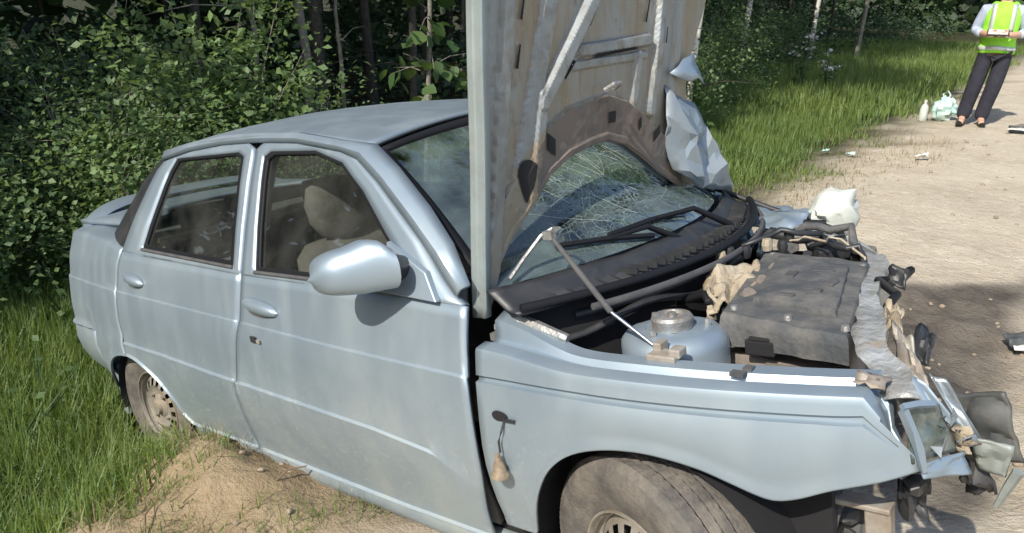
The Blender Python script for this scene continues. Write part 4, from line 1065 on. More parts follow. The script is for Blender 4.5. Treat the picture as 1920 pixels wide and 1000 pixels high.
# --- strut tower, engine covers
V, F = lathe([(.138, .62), (.137, .765), (.133, .783), (.122, .796), (.100, .805), (.070, .810), (.066, .806), (.02, .806), (0, .806)], 36, 'z', (-.02, -.50, 0))
V = [Vector(p) + Vector((.004, .004, .004)) * fbm(p, 14) for p in V]
tw = mesh('strut_tower', V, F, M['paint'], car, 40)
V, F = lathe([(.052, .806), (.054, .832), (.048, .840), (.034, .842), (.030, .834), (.012, .834), (.011, .846), (0, .847)], 24, 'z', (-.02, -.50, 0)); mesh('tower_cap', V, F, M['alu'], tw, 35)
for a in (R(25), R(150), R(265)):
    V, F = lathe([(0, .824), (.007, .824), (.009, .814), (.009, .804)], 6, 'z', (-.02 + .088 * math.cos(a), -.50 + .088 * math.sin(a), 0)); mesh('tower_nut', V, F, M['alu'], tw, 0)
def slab(name, quad, ztop, zbot, m, parent, n=22, rnd=.03, slope=(0, 0), seed=0, amp=.0028):
    # rounded slab over a quad footprint (near-left, near-right, far-right, far-left)
    A, B, C_, D = [Vector((p[0], p[1], 0)) for p in quad]; V = []
    rings = [(0, zbot), (0, ztop - rnd), (.35, ztop - rnd * .3), (1.2, ztop)]
    def at_(a, b): return A * (1 - a) * (1 - b) + B * a * (1 - b) + C_ * a * b + D * (1 - a) * b
    per = [(t, 0) for t in lin(n)][:-1] + [(1, t) for t in lin(n)][:-1] + [(1 - t, 1) for t in lin(n)][:-1] + [(0, 1 - t) for t in lin(n)][:-1]
    c = at_(.5, .5); N = len(per)
    steps = [(1, zbot), (1, ztop - rnd), (.985, ztop - rnd * .35), (.955, ztop - .002), (.80, ztop), (.5, ztop + .002), (.2, ztop + .003)]
    for s, z in steps:
        for a, b in per:
            p = c + (at_(a, b) - c) * s
            z_ = z + slope[0] * (p.x - c.x) + slope[1] * (p.y - c.y) if z > zbot else z
            V.append(Vector((p.x, p.y, z_)) + Vector((1, 1, 1.4)) * amp * fbm((p.x, p.y, z + seed), 8))
    F = [(i * N + k, i * N + (k + 1) % N, (i + 1) * N + (k + 1) % N, (i + 1) * N + k) for i in range(len(steps) - 1) for k in range(N)]
    F.append(tuple(range((len(steps) - 1) * N, len(steps) * N)))
    return mesh(name, V, F, m, parent, 35)
ac = slab('air_filter_box', [(.075, -.43), (.405, -.475), (.29, .13), (-.035, .17)], .830, .745, M['engine'], car, slope=(-.05, .02))
slab('filter_base', [(.08, -.405), (.40, -.445), (.27, .12), (.0, .15)], .715, .50, M['engine2'], ac, slope=(-.05, .02), seed=3)
V, F = join(box((.185, -.437, .752), (.075, .03, .040)), box((.185, -.437, .775), (.055, .03, .012))); mesh('clip_recess', V, F, M['dark'], ac, 0, bevel=.005)
V, F = join(box((.225, -.43, .700), (.07, .02, .012)), box((.195, -.43, .672), (.012, .02, .06)), box((.255, -.43, .672), (.012, .02, .06))); mesh('filter_clip', V, F, M['engine2'], ac, 0)
V, F = box((.225, -.425, .672), (.05, .016, .055)); mesh('clip_recess', V, F, M['dark'], ac, 0)
lidm = slab('filter_lid', [(.125, -.33), (.345, -.36), (.26, .04), (.045, .07)], .848, .80, M['engine'], ac, rnd=.012, slope=(-.05, .02), seed=9, amp=.004)
for (x, y), (w_, d_) in zip(((.20, -.30), (.27, -.16), (.22, -.06), (.26, -.24), (.15, -.12)), ((.05, .018), (.03, .05), (.06, .014), (.025, .03), (.03, .06))):
    V, F = box((x, y, .848 - .05 * (x - .2)), (w_, d_, .010), Matrix.Rotation(.2 * math.sin(x * 60), 3, 'Z')); mesh('lid_rib', V, F, M['trim'], lidm, 0, bevel=.003)
for x, y in ((.10, -.39), (.385, -.43), (.28, .09), (.0, .13), (.245, -.41)):
    V, F = lathe([(0, .014), (.009, .013), (.011, 0)], 8, 'z', (x, y, .822 - .05 * (x - .2))); mesh('lid_screw', V, F, M['alu'], ac, 40)
for k in range(3):
    y = -.28 + .13 * k; V, F = tube([(.10 - .1 * (y + .3), y, .836), (.06 - .1 * (y + .3), y + .02, .80), (.03 - .1 * (y + .3), y + .03, .75)], .022, 10); mesh('intake_runner', V, F, M['engine2'], ac, 60)
crumple_sheet('torn_duct', (.0, -.30, .80), (-.09, -.12, .85), (.01, .0, .865), (.08, -.20, .825), 18, .022, M['foam'], car, 3, 5, .006, fold=.5)
crumple_sheet('torn_duct', (-.02, -.31, .74), (-.11, -.14, .79), (-.09, -.12, .86), (.0, -.30, .805), 12, .018, M['foam'], car, 8, 5, .006)
for a in range(6):
    p = Vector((-.10 + .035 * a * .7 + .02 * math.sin(a * 5), -.02 + .05 * a, .865 + .018 * math.sin(a * 3)))
    V, F = lathe([(.0, .02), (.014, .018), (.018, 0), (.013, -.02)], 8, 'z', p); mesh('connector', V, F, M['black' if a % 3 else 'foam'], car, 40)
# cable looms and hoses over the engine
rg = random.Random(11)
for a, b, r, m in (((.02, .22, .85), (.30, .14, .815), .004, 'foam'), ((.0, .36, .86), (.26, .28, .80), .014, 'engine'), ((-.12, .30, .86), (.26, .40, .72), .02, 'black'), ((-.05, .46, .84), (.16, .50, .76), .012, 'rubber'), ((-.14, -.2, .78), (.05, -.3, .74), .013, 'rubber'), ((.10, .25, .84), (.34, .12, .78), .01, 'black'), ((.36, .2, .78), (.42, -.3, .74), .012, 'rubber'), ((-.1, .1, .86), (.1, .3, .84), .009, 'black')):
    a, b = Vector(a), Vector(b)
    pts = [a.lerp(b, t) + Vector((rg.uniform(-.03, .03), rg.uniform(-.03, .03), .05 * math.sin(math.pi * t) + rg.uniform(-.015, .015))) for t in lin(8)]
    V, F = tube(pts, r, 7); mesh('hose', V, F, M[m], car, 60)
for k in range(14):
    x = rg.uniform(-.1, .20); y = rg.uniform(.18, .48) - x * .3
    V, F = box((x, y, rg.uniform(.70, .82)), (rg.uniform(.03, .09), rg.uniform(.03, .09), rg.uniform(.03, .08)), Matrix.Rotation(rg.uniform(0, 3), 3, 'Z') @ Matrix.Rotation(rg.uniform(-.5, .5), 3, 'X'))
    mesh('engine_fragment', V, F, M[rg.choice(['engine', 'black', 'alu', 'engine2'])], car, 0, bevel=.006)
V, F = box((.05, .02, .50), (.42, .66, .36)); mesh('engine_block', V, F, M['engine'], car, 0, bevel=.02)
# crumpled left wing sheet, prop rod, expansion tank
crumple_sheet('wing_sheet', (-.42, .66, .865), (-.02, .56, .865), (-.10, .80, .83), (-.42, .86, .84), 18, .022, M['paint'], fen_l, 6, 4, fold=.3)
crumple_sheet('wing_sheet', (-.40, .50, .84), (-.05, .40, .84), (-.02, .56, .865), (-.42, .66, .865), 16, .022, M['paint'], fen_l, 9, 4, fold=.3)
V, F = tube([(-.47, .76, .945), (-.36, .755, .905), (-.24, .75, .862), (-.12, .745, .82)], .011, 7); mesh('wing_hose', V, F, M['black'], car, 60)
V = []; nu, nv = 20, 22
for i in range(nu):
    ph = math.pi * i / (nu - 1)
    for j in range(nv):
        a = 2 * math.pi * j / nv
        c, s = math.cos(a), math.sin(a); e = .82
        r = math.sin(ph) ** .62
        p = Vector((.082 * r * math.copysign(abs(c) ** e, c), .07 * r * math.copysign(abs(s) ** e, s), .098 * math.copysign(abs(math.cos(ph)) ** .8, math.cos(ph))))
        p += Vector((.25, .05, .0)) * p.z * .6 + Vector((1, 1, 1)) * (.024 * fbm(p, 8) + (.006 if abs(p.z) < .012 else 0))
        V.append(p + Vector((.005, .72, .845)))
tk = mesh('expansion_tank', V, gridf(nu, nv) + [(i * nv + nv - 1, i * nv, (i + 1) * nv, (i + 1) * nv + nv - 1) for i in range(nu - 1)], M['tank'], car, 35)
V, F = tube([(-.09, .73, .83), (-.13, .72, .835), (-.16, .68, .82)], .014, 8); mesh('tank_spout', V, F, M['tank'], tk, 50)
V, F = tube([(-.02, .70, .77), (.05, .62, .74), (.16, .50, .735)], .014, 8); mesh('tank_hose', V, F, M['black'], tk, 50)

# --- crushed radiator support, grille strips, headlight, hanging bumper
V = []
path = [(.02, .58, .79), (.13, .46, .785), (.20, .36, .79), (.27, .24, .80), (.31, .10, .795), (.335, -.06, .80), (.37, -.20, .79), (.41, -.33, .80), (.43, -.42, .80), (.48, -.53, .785), (.53, -.60, .765), (.57, -.66, .745)]
pts = []
for i in range(len(path) - 1):
    for t in (0, .25, .5, .75): pts.append(Vector(path[i]).lerp(Vector(path[i + 1]), t))
for i, p in enumerate(pts):
    for k, (a, b) in enumerate(((-.035, .012), (-.012, .016), (.012, .012), (.030, .018), (.034, -.02), (.028, -.06), (.036, -.085))):
        q = p + Vector((a, a * .2, b)); V.append(q + Vector((fbm(q, 9), fbm(q + Vector((4, 0, 0)), 8), fbm(q + Vector((0, 4, 0)), 11))) * .013)
mesh('radiator_support', V, gridf(len(pts), 7), M['torn'], car, 25, .005, 0)
crumple_sheet('torn_bracket', (.47, -.36, .82), (.52, -.40, .80), (.575, -.52, .745), (.51, -.50, .755), 12, .018, M['rust'], car, 11, 5, .005, fold=.6)
crumple_sheet('torn_bracket', (.43, -.25, .84), (.47, -.26, .83), (.49, -.36, .79), (.45, -.36, .80), 8, .02, M['foam'], car, 12, 5, .005)
crumple_sheet('torn_bracket', (.37, .02, .85), (.43, .0, .845), (.42, -.04, .81), (.37, -.03, .81), 7, .015, M['black'], car, 13, 5, .005)
crumple_sheet('torn_bracket', (.49, -.20, .77), (.53, -.22, .75), (.53, -.30, .70), (.49, -.29, .71), 7, .018, M['black'], car, 15, 5, .005)
crumple_sheet('grille_strip', (.545, -.56, .775), (.575, -.55, .765), (.665, -.55, .635), (.63, -.58, .630), 14, .006, M['paint_clean'], car, 14, 3, .004)
crumple_sheet('grille_strip', (.575, -.50, .760), (.60, -.485, .745), (.675, -.50, .625), (.655, -.53, .625), 14, .007, M['reflector'], car, 16, 3, .004)
# headlight bowl: frame, cracked reflector, lower chin
hl = empty('headlight', (0, 0, 0), car)
crumple_sheet('reflector', (.565, -.695, .765), (.615, -.62, .750), (.645, -.60, .645), (.585, -.70, .650), 14, .008, M['lamp_bowl'], hl, 21, 3, .004, fold=.3)
V, F = tube([(.574, -.722, .770), (.586, -.716, .73), (.597, -.709, .69), (.604, -.702, .640)], [.010, .010, .010, .007], 4); mesh('headlight_frame', V, F, M['paint_clean'], hl, 20)
V, F = tube([(.572, -.72, .776), (.590, -.69, .772), (.612, -.655, .762)], .008, 4); mesh('headlight_frame', V, F, M['paint_clean'], hl, 20)
crumple_sheet('headlight_chin', (.60, -.705, .655), (.655, -.60, .645), (.665, -.60, .600), (.605, -.705, .625), 10, .006, M['paint_clean'], hl, 24, 3, .004)
for k in range(8):
    a = rg.uniform(0, 1); p = Vector((.60 + .05 * a, -.685 + .08 * a, rg.uniform(.65, .74))); q = p + Vector((rg.uniform(-.02, .03), rg.uniform(-.01, .05), rg.uniform(-.03, .03)))
    r_ = q + Vector((rg.uniform(-.02, .02), rg.uniform(-.02, .02), rg.uniform(-.03, .03)))
    mesh('glass_shard', [p, q, r_], [(0, 1, 2)], M['chrome' if k % 2 else 'reflector'], hl, 0, .002)
crumple_sheet('shard_cluster', (.635, -.60, .70), (.665, -.57, .68), (.672, -.575, .63), (.645, -.60, .635), 9, .022, M['foam'], hl, 27, 7, .003)
bp_ = crumple_sheet('broken_bumper', (.60, -.46, .70), (.70, -.50, .73), (.735, -.50, .585), (.62, -.46, .575), 16, .016, M['bumper'], car, 31, 3, .008)
crumple_sheet('bumper_piece', (.650, -.515, .635), (.728, -.515, .63), (.712, -.51, .555), (.665, -.50, .56), 10, .006, M['bumper_paint'], bp_, 33, 4, .006)
crumple_sheet('bumper_piece', (.600, -.47, .60), (.66, -.49, .60), (.69, -.49, .50), (.63, -.44, .46), 10, .02, M['black'], bp_, 35, 4, .006)
V, F = tube([(.735, -.51, .575), (.715, -.505, .53), (.695, -.50, .48)], [.012, .010, .006], 5); mesh('bumper_edge', V, F, M['bumper_paint'], bp_, 0)
# bumper mount under the wing
V, F = join(box((.455, -.585, .475), (.125, .05, .014)), box((.49, -.585, .40), (.055, .035, .15)))
mt = mesh('bumper_mount', V, F, M['rust'], car, 0, bevel=.004)
V, F = box((.49, -.605, .385), (.016, .006, .05)); mesh('mount_slot', V, F, M['dark'], mt, 0)
for P_ in (((.34, -.62, .52), (.42, -.6, .50), (.40, -.58, .40), (.33, -.60, .42)), ((.54, -.62, .56), (.60, -.60, .56), (.58, -.55, .44), (.53, -.58, .46)), ((.36, -.5, .42), (.44, -.5, .40), (.42, -.5, .30), (.34, -.5, .33))):
    crumple_sheet('torn_liner', *P_, 8, .03, M['black' if P_[0][0] > .5 else 'trim'], car, P_[0][0] * 50, 4, .004)
crumple_sheet('lower_lip', (.32, -.745, .545), (.60, -.68, .628), (.60, -.60, .60), (.34, -.66, .52), 12, .010, M['trim'], fen, 41, 4, .004)
# ------------------------------------------------------------------ vegetation
def leaf_cloud(cen, nrm_up, size, tint, rng, shape='leaf', droop=.3):
    # one bent diamond (two triangles) per leaf
    n = len(cen)
    d = rng.normal(size=(n, 3)); d[:, 2] = d[:, 2] * .5 - droop; d /= np.linalg.norm(d, axis=1, keepdims=True)
    r = rng.normal(size=(n, 3)) + np.array(nrm_up) ; s = np.cross(d, r); s /= np.linalg.norm(s, axis=1, keepdims=True) + 1e-9
    up_ = np.cross(s, d)
    L = (size * rng.uniform(.4, 1.6, n))[:, None]; W = L * (.34 if shape == 'leaf' else .46)
    base = cen - d * L * .5; tip = cen + d * L * .5
    k = .12 * L * rng.uniform(.2, 1, (n, 1))
    a = cen - d * L * .08 + s * W + up_ * k; b = cen - d * L * .08 - s * W + up_ * k
    V = np.stack([base, a, tip, b], 1).reshape(-1, 3)
    i = np.arange(n)[:, None] * 4
    F = np.concatenate([i + np.array([[0, 1, 2]]), i + np.array([[0, 2, 3]])], 0)
    T = np.repeat(tint, 4)
    return V, F, T
def single_leaf(name, m, wide=.42):
    # a leaf with a midrib fold and a pointed tip, root at the origin
    V = [(0, 0, 0), (wide * .8, .25, .05), (wide, .5, .06), (wide * .6, .8, .02), (0, 1.05, -.10), (-wide * .6, .8, .02), (-wide, .5, .06), (-wide * .8, .25, .05), (0, .25, -.02), (0, .5, -.03), (0, .8, -.05)]
    F = [(0, 1, 8), (0, 8, 7), (1, 2, 9, 8), (8, 9, 6, 7), (2, 3, 10, 9), (9, 10, 5, 6), (3, 4, 10), (10, 4, 5)]
    out = []
    for t in (.15, .5, .95):
        me = bpy.data.meshes.new(name); me.from_pydata(V, [], F); me.update(); me.shade_smooth()
        a = me.attributes.new('tint', 'FLOAT', 'POINT'); a.data.foreach_set('value', np.full(len(V), t, dtype=np.float32)); me.materials.append(m); out.append(me)
    return out
LEAF_M = single_leaf('leaf', M['leaf'], .32); ASPEN_M = single_leaf('aspen_leaf', M['leaf_aspen'], .5)
def put_leaf(parent, meshes, p, size, rng, droop=.5):
    o = bpy.data.objects.new('leaf', meshes[int(rng.integers(0, 3))]); COL.objects.link(o); o.parent = parent
    o.location = p; o.rotation_euler = (rng.uniform(-1.3, .2) - droop * .4, rng.uniform(-.7, .7), rng.uniform(0, 6.28)); s = size * rng.uniform(.75, 1.25); o.scale = (s, s, s)
    return o

def shrub(x, y, h, r, nleaf, lsize, label, group, big=0, stems=9, m='leaf', name='leafy_shrub', bright=.5, aspen=False, lean=(0, 0), cat='shrub', seed=0):
    nleaf = int(nleaf * 2.0); lsize *= .66
    rng = np.random.default_rng(int(abs(x * 131 + y * 717) * 10) + seed)
    z0 = gh(x, y)
    root = empty(name, (x, y, z0 - .03)); tag(root, label, cat, group)
    V, F = [], []; tips = []
    for k in range(stems):
        a = rng.uniform(0, 6.28); rr = r * rng.uniform(.25, 1.0) ** .7; hh = h * rng.uniform(.55, 1.05)
        tip = Vector((rr * math.cos(a) + lean[0] * hh, rr * math.sin(a) + lean[1] * hh, hh))
        mid = Vector((tip.x * .35, tip.y * .35, hh * .5)) + Vector(rng.normal(size=3)) * .05
        pts = [Vector((tip.x * .06, tip.y * .06, 0)), mid, tip]
        v, f = tube(pts, [.012, .008, .003], 5, False); kk = len(V); V += v; F += [tuple(i + kk for i in q) for q in f]
        for t in np.linspace(.12, 1, 11):
            p = pts[0].lerp(mid, t * 2) if t < .5 else mid.lerp(tip, t * 2 - 1)
            b = p + Vector(rng.normal(size=3)) * (.30 * r + .05) * (1.15 - .5 * t)
            b.z = max(.08, min(h * 1.08, b.z)); tips.append(np.array(b))
            if rng.random() < .45:
                v, f = tube([p, b], [.004, .0018], 4, False); kk = len(V); V += v; F += [tuple(i + kk for i in q) for q in f]
    mesh('stem', V, F, M['bark_grey'] if not aspen else M['bark'], root, 60)
    tips = np.array(tips); ci = rng.integers(0, len(tips), nleaf)
    c = tips[ci] + rng.normal(size=(nleaf, 3)) * np.array([.13, .13, .10]) * (.6 + .5 * r)
    c[:, 2] = np.maximum(c[:, 2], .03)
    ctint = rng.uniform(0, 1, len(tips))
    tint = np.clip(ctint[ci] * .55 + rng.uniform(0, .45, nleaf) + (bright - .5), 0, 1)
    v, f, t = leaf_cloud(c, (0, 0, 1.4), lsize, tint, rng)
    o = link('foliage', np_mesh('foliage', v, f, M[m], {'tint': ('FLOAT', t)}, False), None, root); o['kind'] = 'stuff'
    if big:
        eye = np.array([.63 - x, -2.2 - y, 1.3 - z0])
        sc_ = tips @ (eye / np.linalg.norm(eye)) + .25 * tips[:, 2]
        idx = np.argsort(-sc_)[:max(6, big)]
        for k in range(big):
            b = tips[idx[int(rng.integers(0, len(idx)))]] + rng.normal(size=3) * .09
            b[2] = max(.3 * h, b[2])
            put_leaf(root, ASPEN_M if aspen else LEAF_M, b, lsize * 1.25, rng)
    return root
G_S = 'shrubs massed behind the boot of the car'
shrub(-4.95, -.75, 1.25, .75, 5200, .062, 'dark green shrub at the left edge of the picture, lower than the one behind it', G_S, 24, bright=.35)
shrub(-5.15, .25, 1.6, .85, 6800, .062, 'broad leafy shrub rising straight behind the boot spoiler', G_S, 34, 12, bright=.5)
shrub(-4.45, .35, 1.0, .55, 3600, .055, 'low shrub whose leaves hang over the boot lid', G_S, 28, bright=.62)
shrub(-5.0, 1.25, 1.95, .72, 4200, .085, 'tall shrub with the brightest leaves, left of the car roof', G_S, 36, 12, bright=.68)
shrub(-4.55, 1.72, 1.2, .5, 3600, .055, 'shrub tapering to a single top sprig just above the rear end of the roof', G_S, 24, bright=.45)
shrub(-6.4, -.6, 1.75, .9, 5200, .06, 'shaded tall shrub half hidden at the far left behind the others', G_S, 0, 11, bright=.2)
shrub(-6.7, .9, 1.9, 1.0, 4600, .06, 'shaded tall shrub standing behind the bright one left of the roof', G_S, 0, 11, bright=.25)
G_R = 'shrubs at the forest edge beyond the bonnet'
shrub(-4.1, 7.0, 1.25, .75, 4600, .06, 'round leafy shrub to the right of the raised bonnet below the birch', G_R, 10, bright=.5)
shrub(-4.9, 9.6, 1.5, .85, 4400, .065, 'leafy shrub between the birch and the white flowering plant', G_R, 0, bright=.42)
shrub(-6.2, 13.2, 1.6, 1.0, 4000, .075, 'dim shrub left of the person at the edge of the trees', G_R, 0, bright=.3)
shrub(-4.7, 6.2, .8, .6, 2400, .05, 'low shrub just past the torn bonnet corner', G_R, 8, bright=.45)
shrub(-6.6, 17.5, 1.6, 1.2, 3600, .085, 'far shrub directly left of the person\'s shoulder', G_R, 0, bright=.35)
# aspen sapling with big pale leaves over the roof
sap = empty('aspen_sapling', (-4.15, 2.62, gh(-4.15, 2.62))); tag(sap, 'thin aspen sapling with large pale leaves over the car roof beside the bonnet', 'sapling')
rng = np.random.default_rng(77)
trunk_pts = [(0, 0, 0), (.02, .02, .7), (.05, .03, 1.4), (.03, .08, 2.2), (.08, .10, 3.2), (.10, .10, 4.0)]
V, F = tube(trunk_pts, [.024, .022, .019, .016, .012, .005], 8); mesh('trunk', V, F, M['bark_grey'], sap, 60)
for k in range(40):
    z = rng.uniform(.5, 2.5); a = rng.uniform(0, 6.28); L = rng.uniform(.18, .52) * (1.1 - z / 5)
    p = Vector((.04, .05, z)); q = p + Vector((math.cos(a) * L, math.sin(a) * L, .12 * rng.uniform(-1, 1.2)))
    V, F = tube([p, p.lerp(q, .5) + Vector((0, 0, .03)), q], [.006, .004, .002], 5, False); mesh('twig', V, F, M['bark_grey'], sap, 60)
    for _ in range(int(rng.integers(3, 7))):
        b = p.lerp(q, rng.uniform(.35, 1.05)) + Vector(rng.normal(size=3)) * .05
        put_leaf(sap, ASPEN_M, b, .125, rng)

# trees: tapered trunks with a few dead twigs low down, crowns overhead shading the forest floor
def crown_mesh(seed, n=2600, ls=.22):
    rng = np.random.default_rng(seed); c = []
    for k in range(26):
        a = rng.uniform(0, 6.28); z = rng.uniform(0, 6); rad = 1.9 * (1 - (z / 7) ** 2) * rng.uniform(.3, 1)
        c.append((rad * math.cos(a), rad * math.sin(a), z))
    c = np.array(c); i = rng.integers(0, len(c), n)
    p = c[i] + rng.normal(size=(n, 3)) * np.array([.55, .55, .35])
    v, f, t = leaf_cloud(p, (0, 0, 1), ls, np.clip(rng.uniform(0, 1, n) * .6 + rng.uniform(0, .4, 26 * 0 + n), 0, 1), rng)
    return np_mesh('crown', v, f, M['needle'], {'tint': ('FLOAT', t)}, False)
CROWNS = [crown_mesh(s) for s in (1, 2, 3)]
def tree(x, y, r, h, label, group=None, m='bark', lean=(0, 0), twigs=6, name='forest_tree', wob=.03, crown=True, cz=None):
    if cz is None: cz = 5.4 if x > -6.6 else 3.4
    rng = np.random.default_rng(int(abs(x * 311 + y * 97) * 7))
    z0 = gh(x, y); root = empty(name, (x, y, z0 - .05)); tag(root, label, 'tree', group)
    n = 14; pts = []; 
    for k in range(n):
        t = k / (n - 1); pts.append(Vector((lean[0] * t * h + wob * fbm((t * 4, x, y), 1.3) * min(1, t * 6), lean[1] * t * h + wob * fbm((x, t * 4, y), 1.3) * min(1, t * 6), t * h)))
    V, F = tube(pts, [r * (1.35 if k == 0 else 1.05 - .75 * k / n) for k in range(n)], 9); tr = mesh('trunk', V, F, M[m], root, 60)
    V, F = [], []
    for k in range(twigs):
        z = rng.uniform(.5, 3.0); p = Vector(pts[0]).lerp(pts[-1], z / h); a = rng.uniform(0, 6.28); L = rng.uniform(.25, .9)
        q = p + Vector((math.cos(a) * L, math.sin(a) * L, rng.uniform(-.15, .35))); v, f = tube([p, p.lerp(q, .5) + Vector((0, 0, .05)), q], [.010, .006, .002], 4, False)
        kk = len(V); V += v; F += [tuple(i + kk for i in q_) for q_ in f]
    if V: bo = mesh('dead_twigs', V, F, M[m if m != 'birch' else 'bark'], root, 60); bo['kind'] = 'stuff'
    if crown:
        c = link('crown', CROWNS[int(rng.integers(0, 3))], None, root); c.location = (pts[-1].x * .7, pts[-1].y * .7, cz); c.rotation_euler = (0, 0, rng.uniform(0, 6)); s = rng.uniform(.85, 1.2); c.scale = (s, s, s * (h - cz + .8) / 6)
    return root
tree(-9.6, .95, .035, 7, 'thin grey trunk at far left above the shrubs', m='bark_grey', lean=(-.005, -.01))
tree(-5.75, 2.05, .028, 7, 'slender pale trunk left of the two above the roof', m='bark_grey', lean=(-.02, -.015), wob=.08)
tree(-5.9, 2.75, .045, 8, 'slightly thicker brown trunk above the roof, leaning left', m='bark_grey', lean=(-.03, -.025), wob=.08)
tree(-6.2, 3.45, .022, 7, 'very thin dark stem between the brown trunk and the aspen sapling', m='bark_grey')
tree(-6.4, 4.7, .05, 8, 'dim trunk directly beside the left edge of the bonnet', m='bark')
tree(-3.7, 6.75, .042, 8, 'white barked birch leaning right beside the raised bonnet', m='birch', lean=(.03, .02), name='birch_tree', twigs=8)
tree(-6.2, 14.2, .06, 9, 'pale birch stem above the white flowering plant', m='birch', lean=(.04, .02), name='birch_tree')
tree(-5.1, 8.6, .05, 9, 'brown trunk right of the nearer birch, forked twigs around it', m='bark', twigs=14, lean=(.02, 0))
tree(-6.1, 18.2, .055, 9, 'thin pale birch far back near the person', m='birch', lean=(.05, .03), name='birch_tree')
tree(-5.6, 20.6, .06, 9, 'thin grey tree behind the person\'s left side', m='bark_grey', lean=(.03, .02))
rng = np.random.default_rng(12)
G_T = 'dim trunks deeper in the forest'
def deep_label(x, y): return 'dim bare trunk ' + ('near the front' if x > -9.5 else ('half way in' if x > -13 else 'deep in')) + ', ' + ('left of the car roof' if y < 1.5 else ('behind the car roof' if y < 8 else ('right of the bonnet' if y < 16 else 'beside the person')))
k = 0; placed = [(-9.6, .95), (-5.75, 2.35), (-5.9, 3), (-3.7, 6.75), (-6.2, 14.2), (-5.1, 8.6), (-6.1, 18.2)]
while k < 54:
    y = rng.uniform(-6, 34); x = -rng.uniform(6.8, 15.5) if y < 9 else -rng.uniform(7.2, 19)
    if min((x - a) ** 2 + (y - b) ** 2 for a, b in placed) < .9: continue
    placed.append((x, y)); k += 1
    tree(x, y, rng.uniform(.03, .11), rng.uniform(7.5, 10), deep_label(x, y), G_T, m='bark' if rng.random() < .7 else 'bark_grey', lean=tuple(rng.normal(size=2) * .025), twigs=10, cz=rng.uniform(2.6, 3.6))
# undergrowth: shaded leaves in depth, and the far wall of the wood
def mass(name, cen, size, m, tint, seed, shape='leaf'):
    rng = np.random.default_rng(seed); v, f, t = leaf_cloud(cen, (0, 0, 1.2), size, tint, rng, shape)
    o = link(name, np_mesh(name, v, f, M[m], {'tint': ('FLOAT', t)}, False), None); tag(o, kind='stuff'); return o
rng = np.random.default_rng(21)
n = 46000
y = rng.uniform(-7, 42, n) ** 1.0; x = -rng.uniform(5.6, 15, n) - .02 * np.maximum(y, 0)
cl = fn(x, y, .55, 3); keep = (rng.random(n) < np.clip(.55 + cl * 1.6, .05, 1)) & ~((x > -9) & (y > 1.7) & (y < 5.4)); x, y = x[keep], y[keep]; n = len(x)
zt = np.clip(1.25 + 1.6 * fn(x + 40, y, .45, 3), .25, 2.6)
z = height(x, y) + zt * rng.random(n) ** .8
o = mass('undergrowth', np.stack([x, y, z], 1), .11, 'leaf_far', np.clip(rng.random(n) * .6 + .3 * fn(x, y, 1.1), 0, 1), 3)
tag(o, 'shaded undergrowth of saplings and brush inside the forest', 'undergrowth')
n = 60000
a = rng.uniform(0, 1, n)
px = np.concatenate([-rng.uniform(15.5, 20, n // 2), rng.uniform(-19, 12, n // 4), np.full(n // 4, 0.)]); py = np.concatenate([rng.uniform(-30, 46, n // 2), rng.uniform(44, 48, n // 4), np.full(n // 4, 0.)])
q = n // 4; px[-q:] = rng.uniform(-24, 16, q); py[-q:] = rng.uniform(-28, -23, q)  # unseen leaf wall behind the camera, added to darken reflections on the paint
pz = rng.random(n) ** .9 * np.where((py < -22.5) & (px > -15), 9.0, 14.0) - .4
o = mass('far_woods', np.stack([px, py, pz], 1), .62, 'leaf_far', np.clip(rng.random(n) * .7, 0, 1), 4, 'wide')
tag(o, 'dark mass of trees closing off the view behind the trunks, plus an added unseen wall behind the camera', 'woods')

# grass
def blades(name, x, y, h, w, m, tint, seed, lean=.35, label=None):
    rng = np.random.default_rng(seed); n = len(x); z = height(x, y) - .01
    a = rng.uniform(0, 6.28, n); d = np.stack([np.cos(a), np.sin(a), np.zeros(n)], 1); s = np.stack([-np.sin(a), np.cos(a), np.zeros(n)], 1)
    le = np.abs(rng.normal(0, lean, n)); b = np.stack([x, y, z], 1)
    def at_(t): return b + d * (le * h * t ** 2)[:, None] + np.array([0, 0, 1]) * (h * t * (1 - .35 * np.minimum(le, 1.5) * t))[:, None]
    V = np.stack([b - s * w[:, None], b + s * w[:, None], at_(.5) - s * w[:, None] * .8, at_(.5) + s * w[:, None] * .8, at_(1.0)], 1).reshape(-1, 3)
    i = np.arange(n)[:, None] * 5
    F = np.concatenate([i + np.array([[0, 1, 3]]), i + np.array([[0, 3, 2]]), i + np.array([[2, 3, 4]])], 0)
    o = link(name, np_mesh(name, V, F, M[m], {'tint': ('FLOAT', np.repeat(tint, 5))}, False), None); tag(o, label, 'grass', kind='stuff'); return o
rng = np.random.default_rng(31)
def scatter(n, x0, x1, y0, y1, dens):
    x = rng.uniform(x0, x1, n); y = rng.uniform(y0, y1, n); k = rng.random(n) < dens(x, y); return x[k], y[k]
wheelfree = lambda x, y: 1 - ((np.abs(x + 2.446) < .33) & (np.abs(np.abs(y) - .70) < .14)) * 1. - ((x > -2.9) & (np.abs(y) < .78)) * .85
def d_left(x, y):
    e = x + 2.08 + .38 * fn(x, y, 1.6) - .15 * np.clip(-(y + 1.0), 0, 1)
    return np.clip(-e * 3.2, 0, 1) * wheelfree(x, y) * np.clip(1.15 + .5 * fn(x, y, 2.4), .3, 1)
x, y = scatter(52000, -5.6, -1.7, -2.0, .9, d_left); n = len(x)
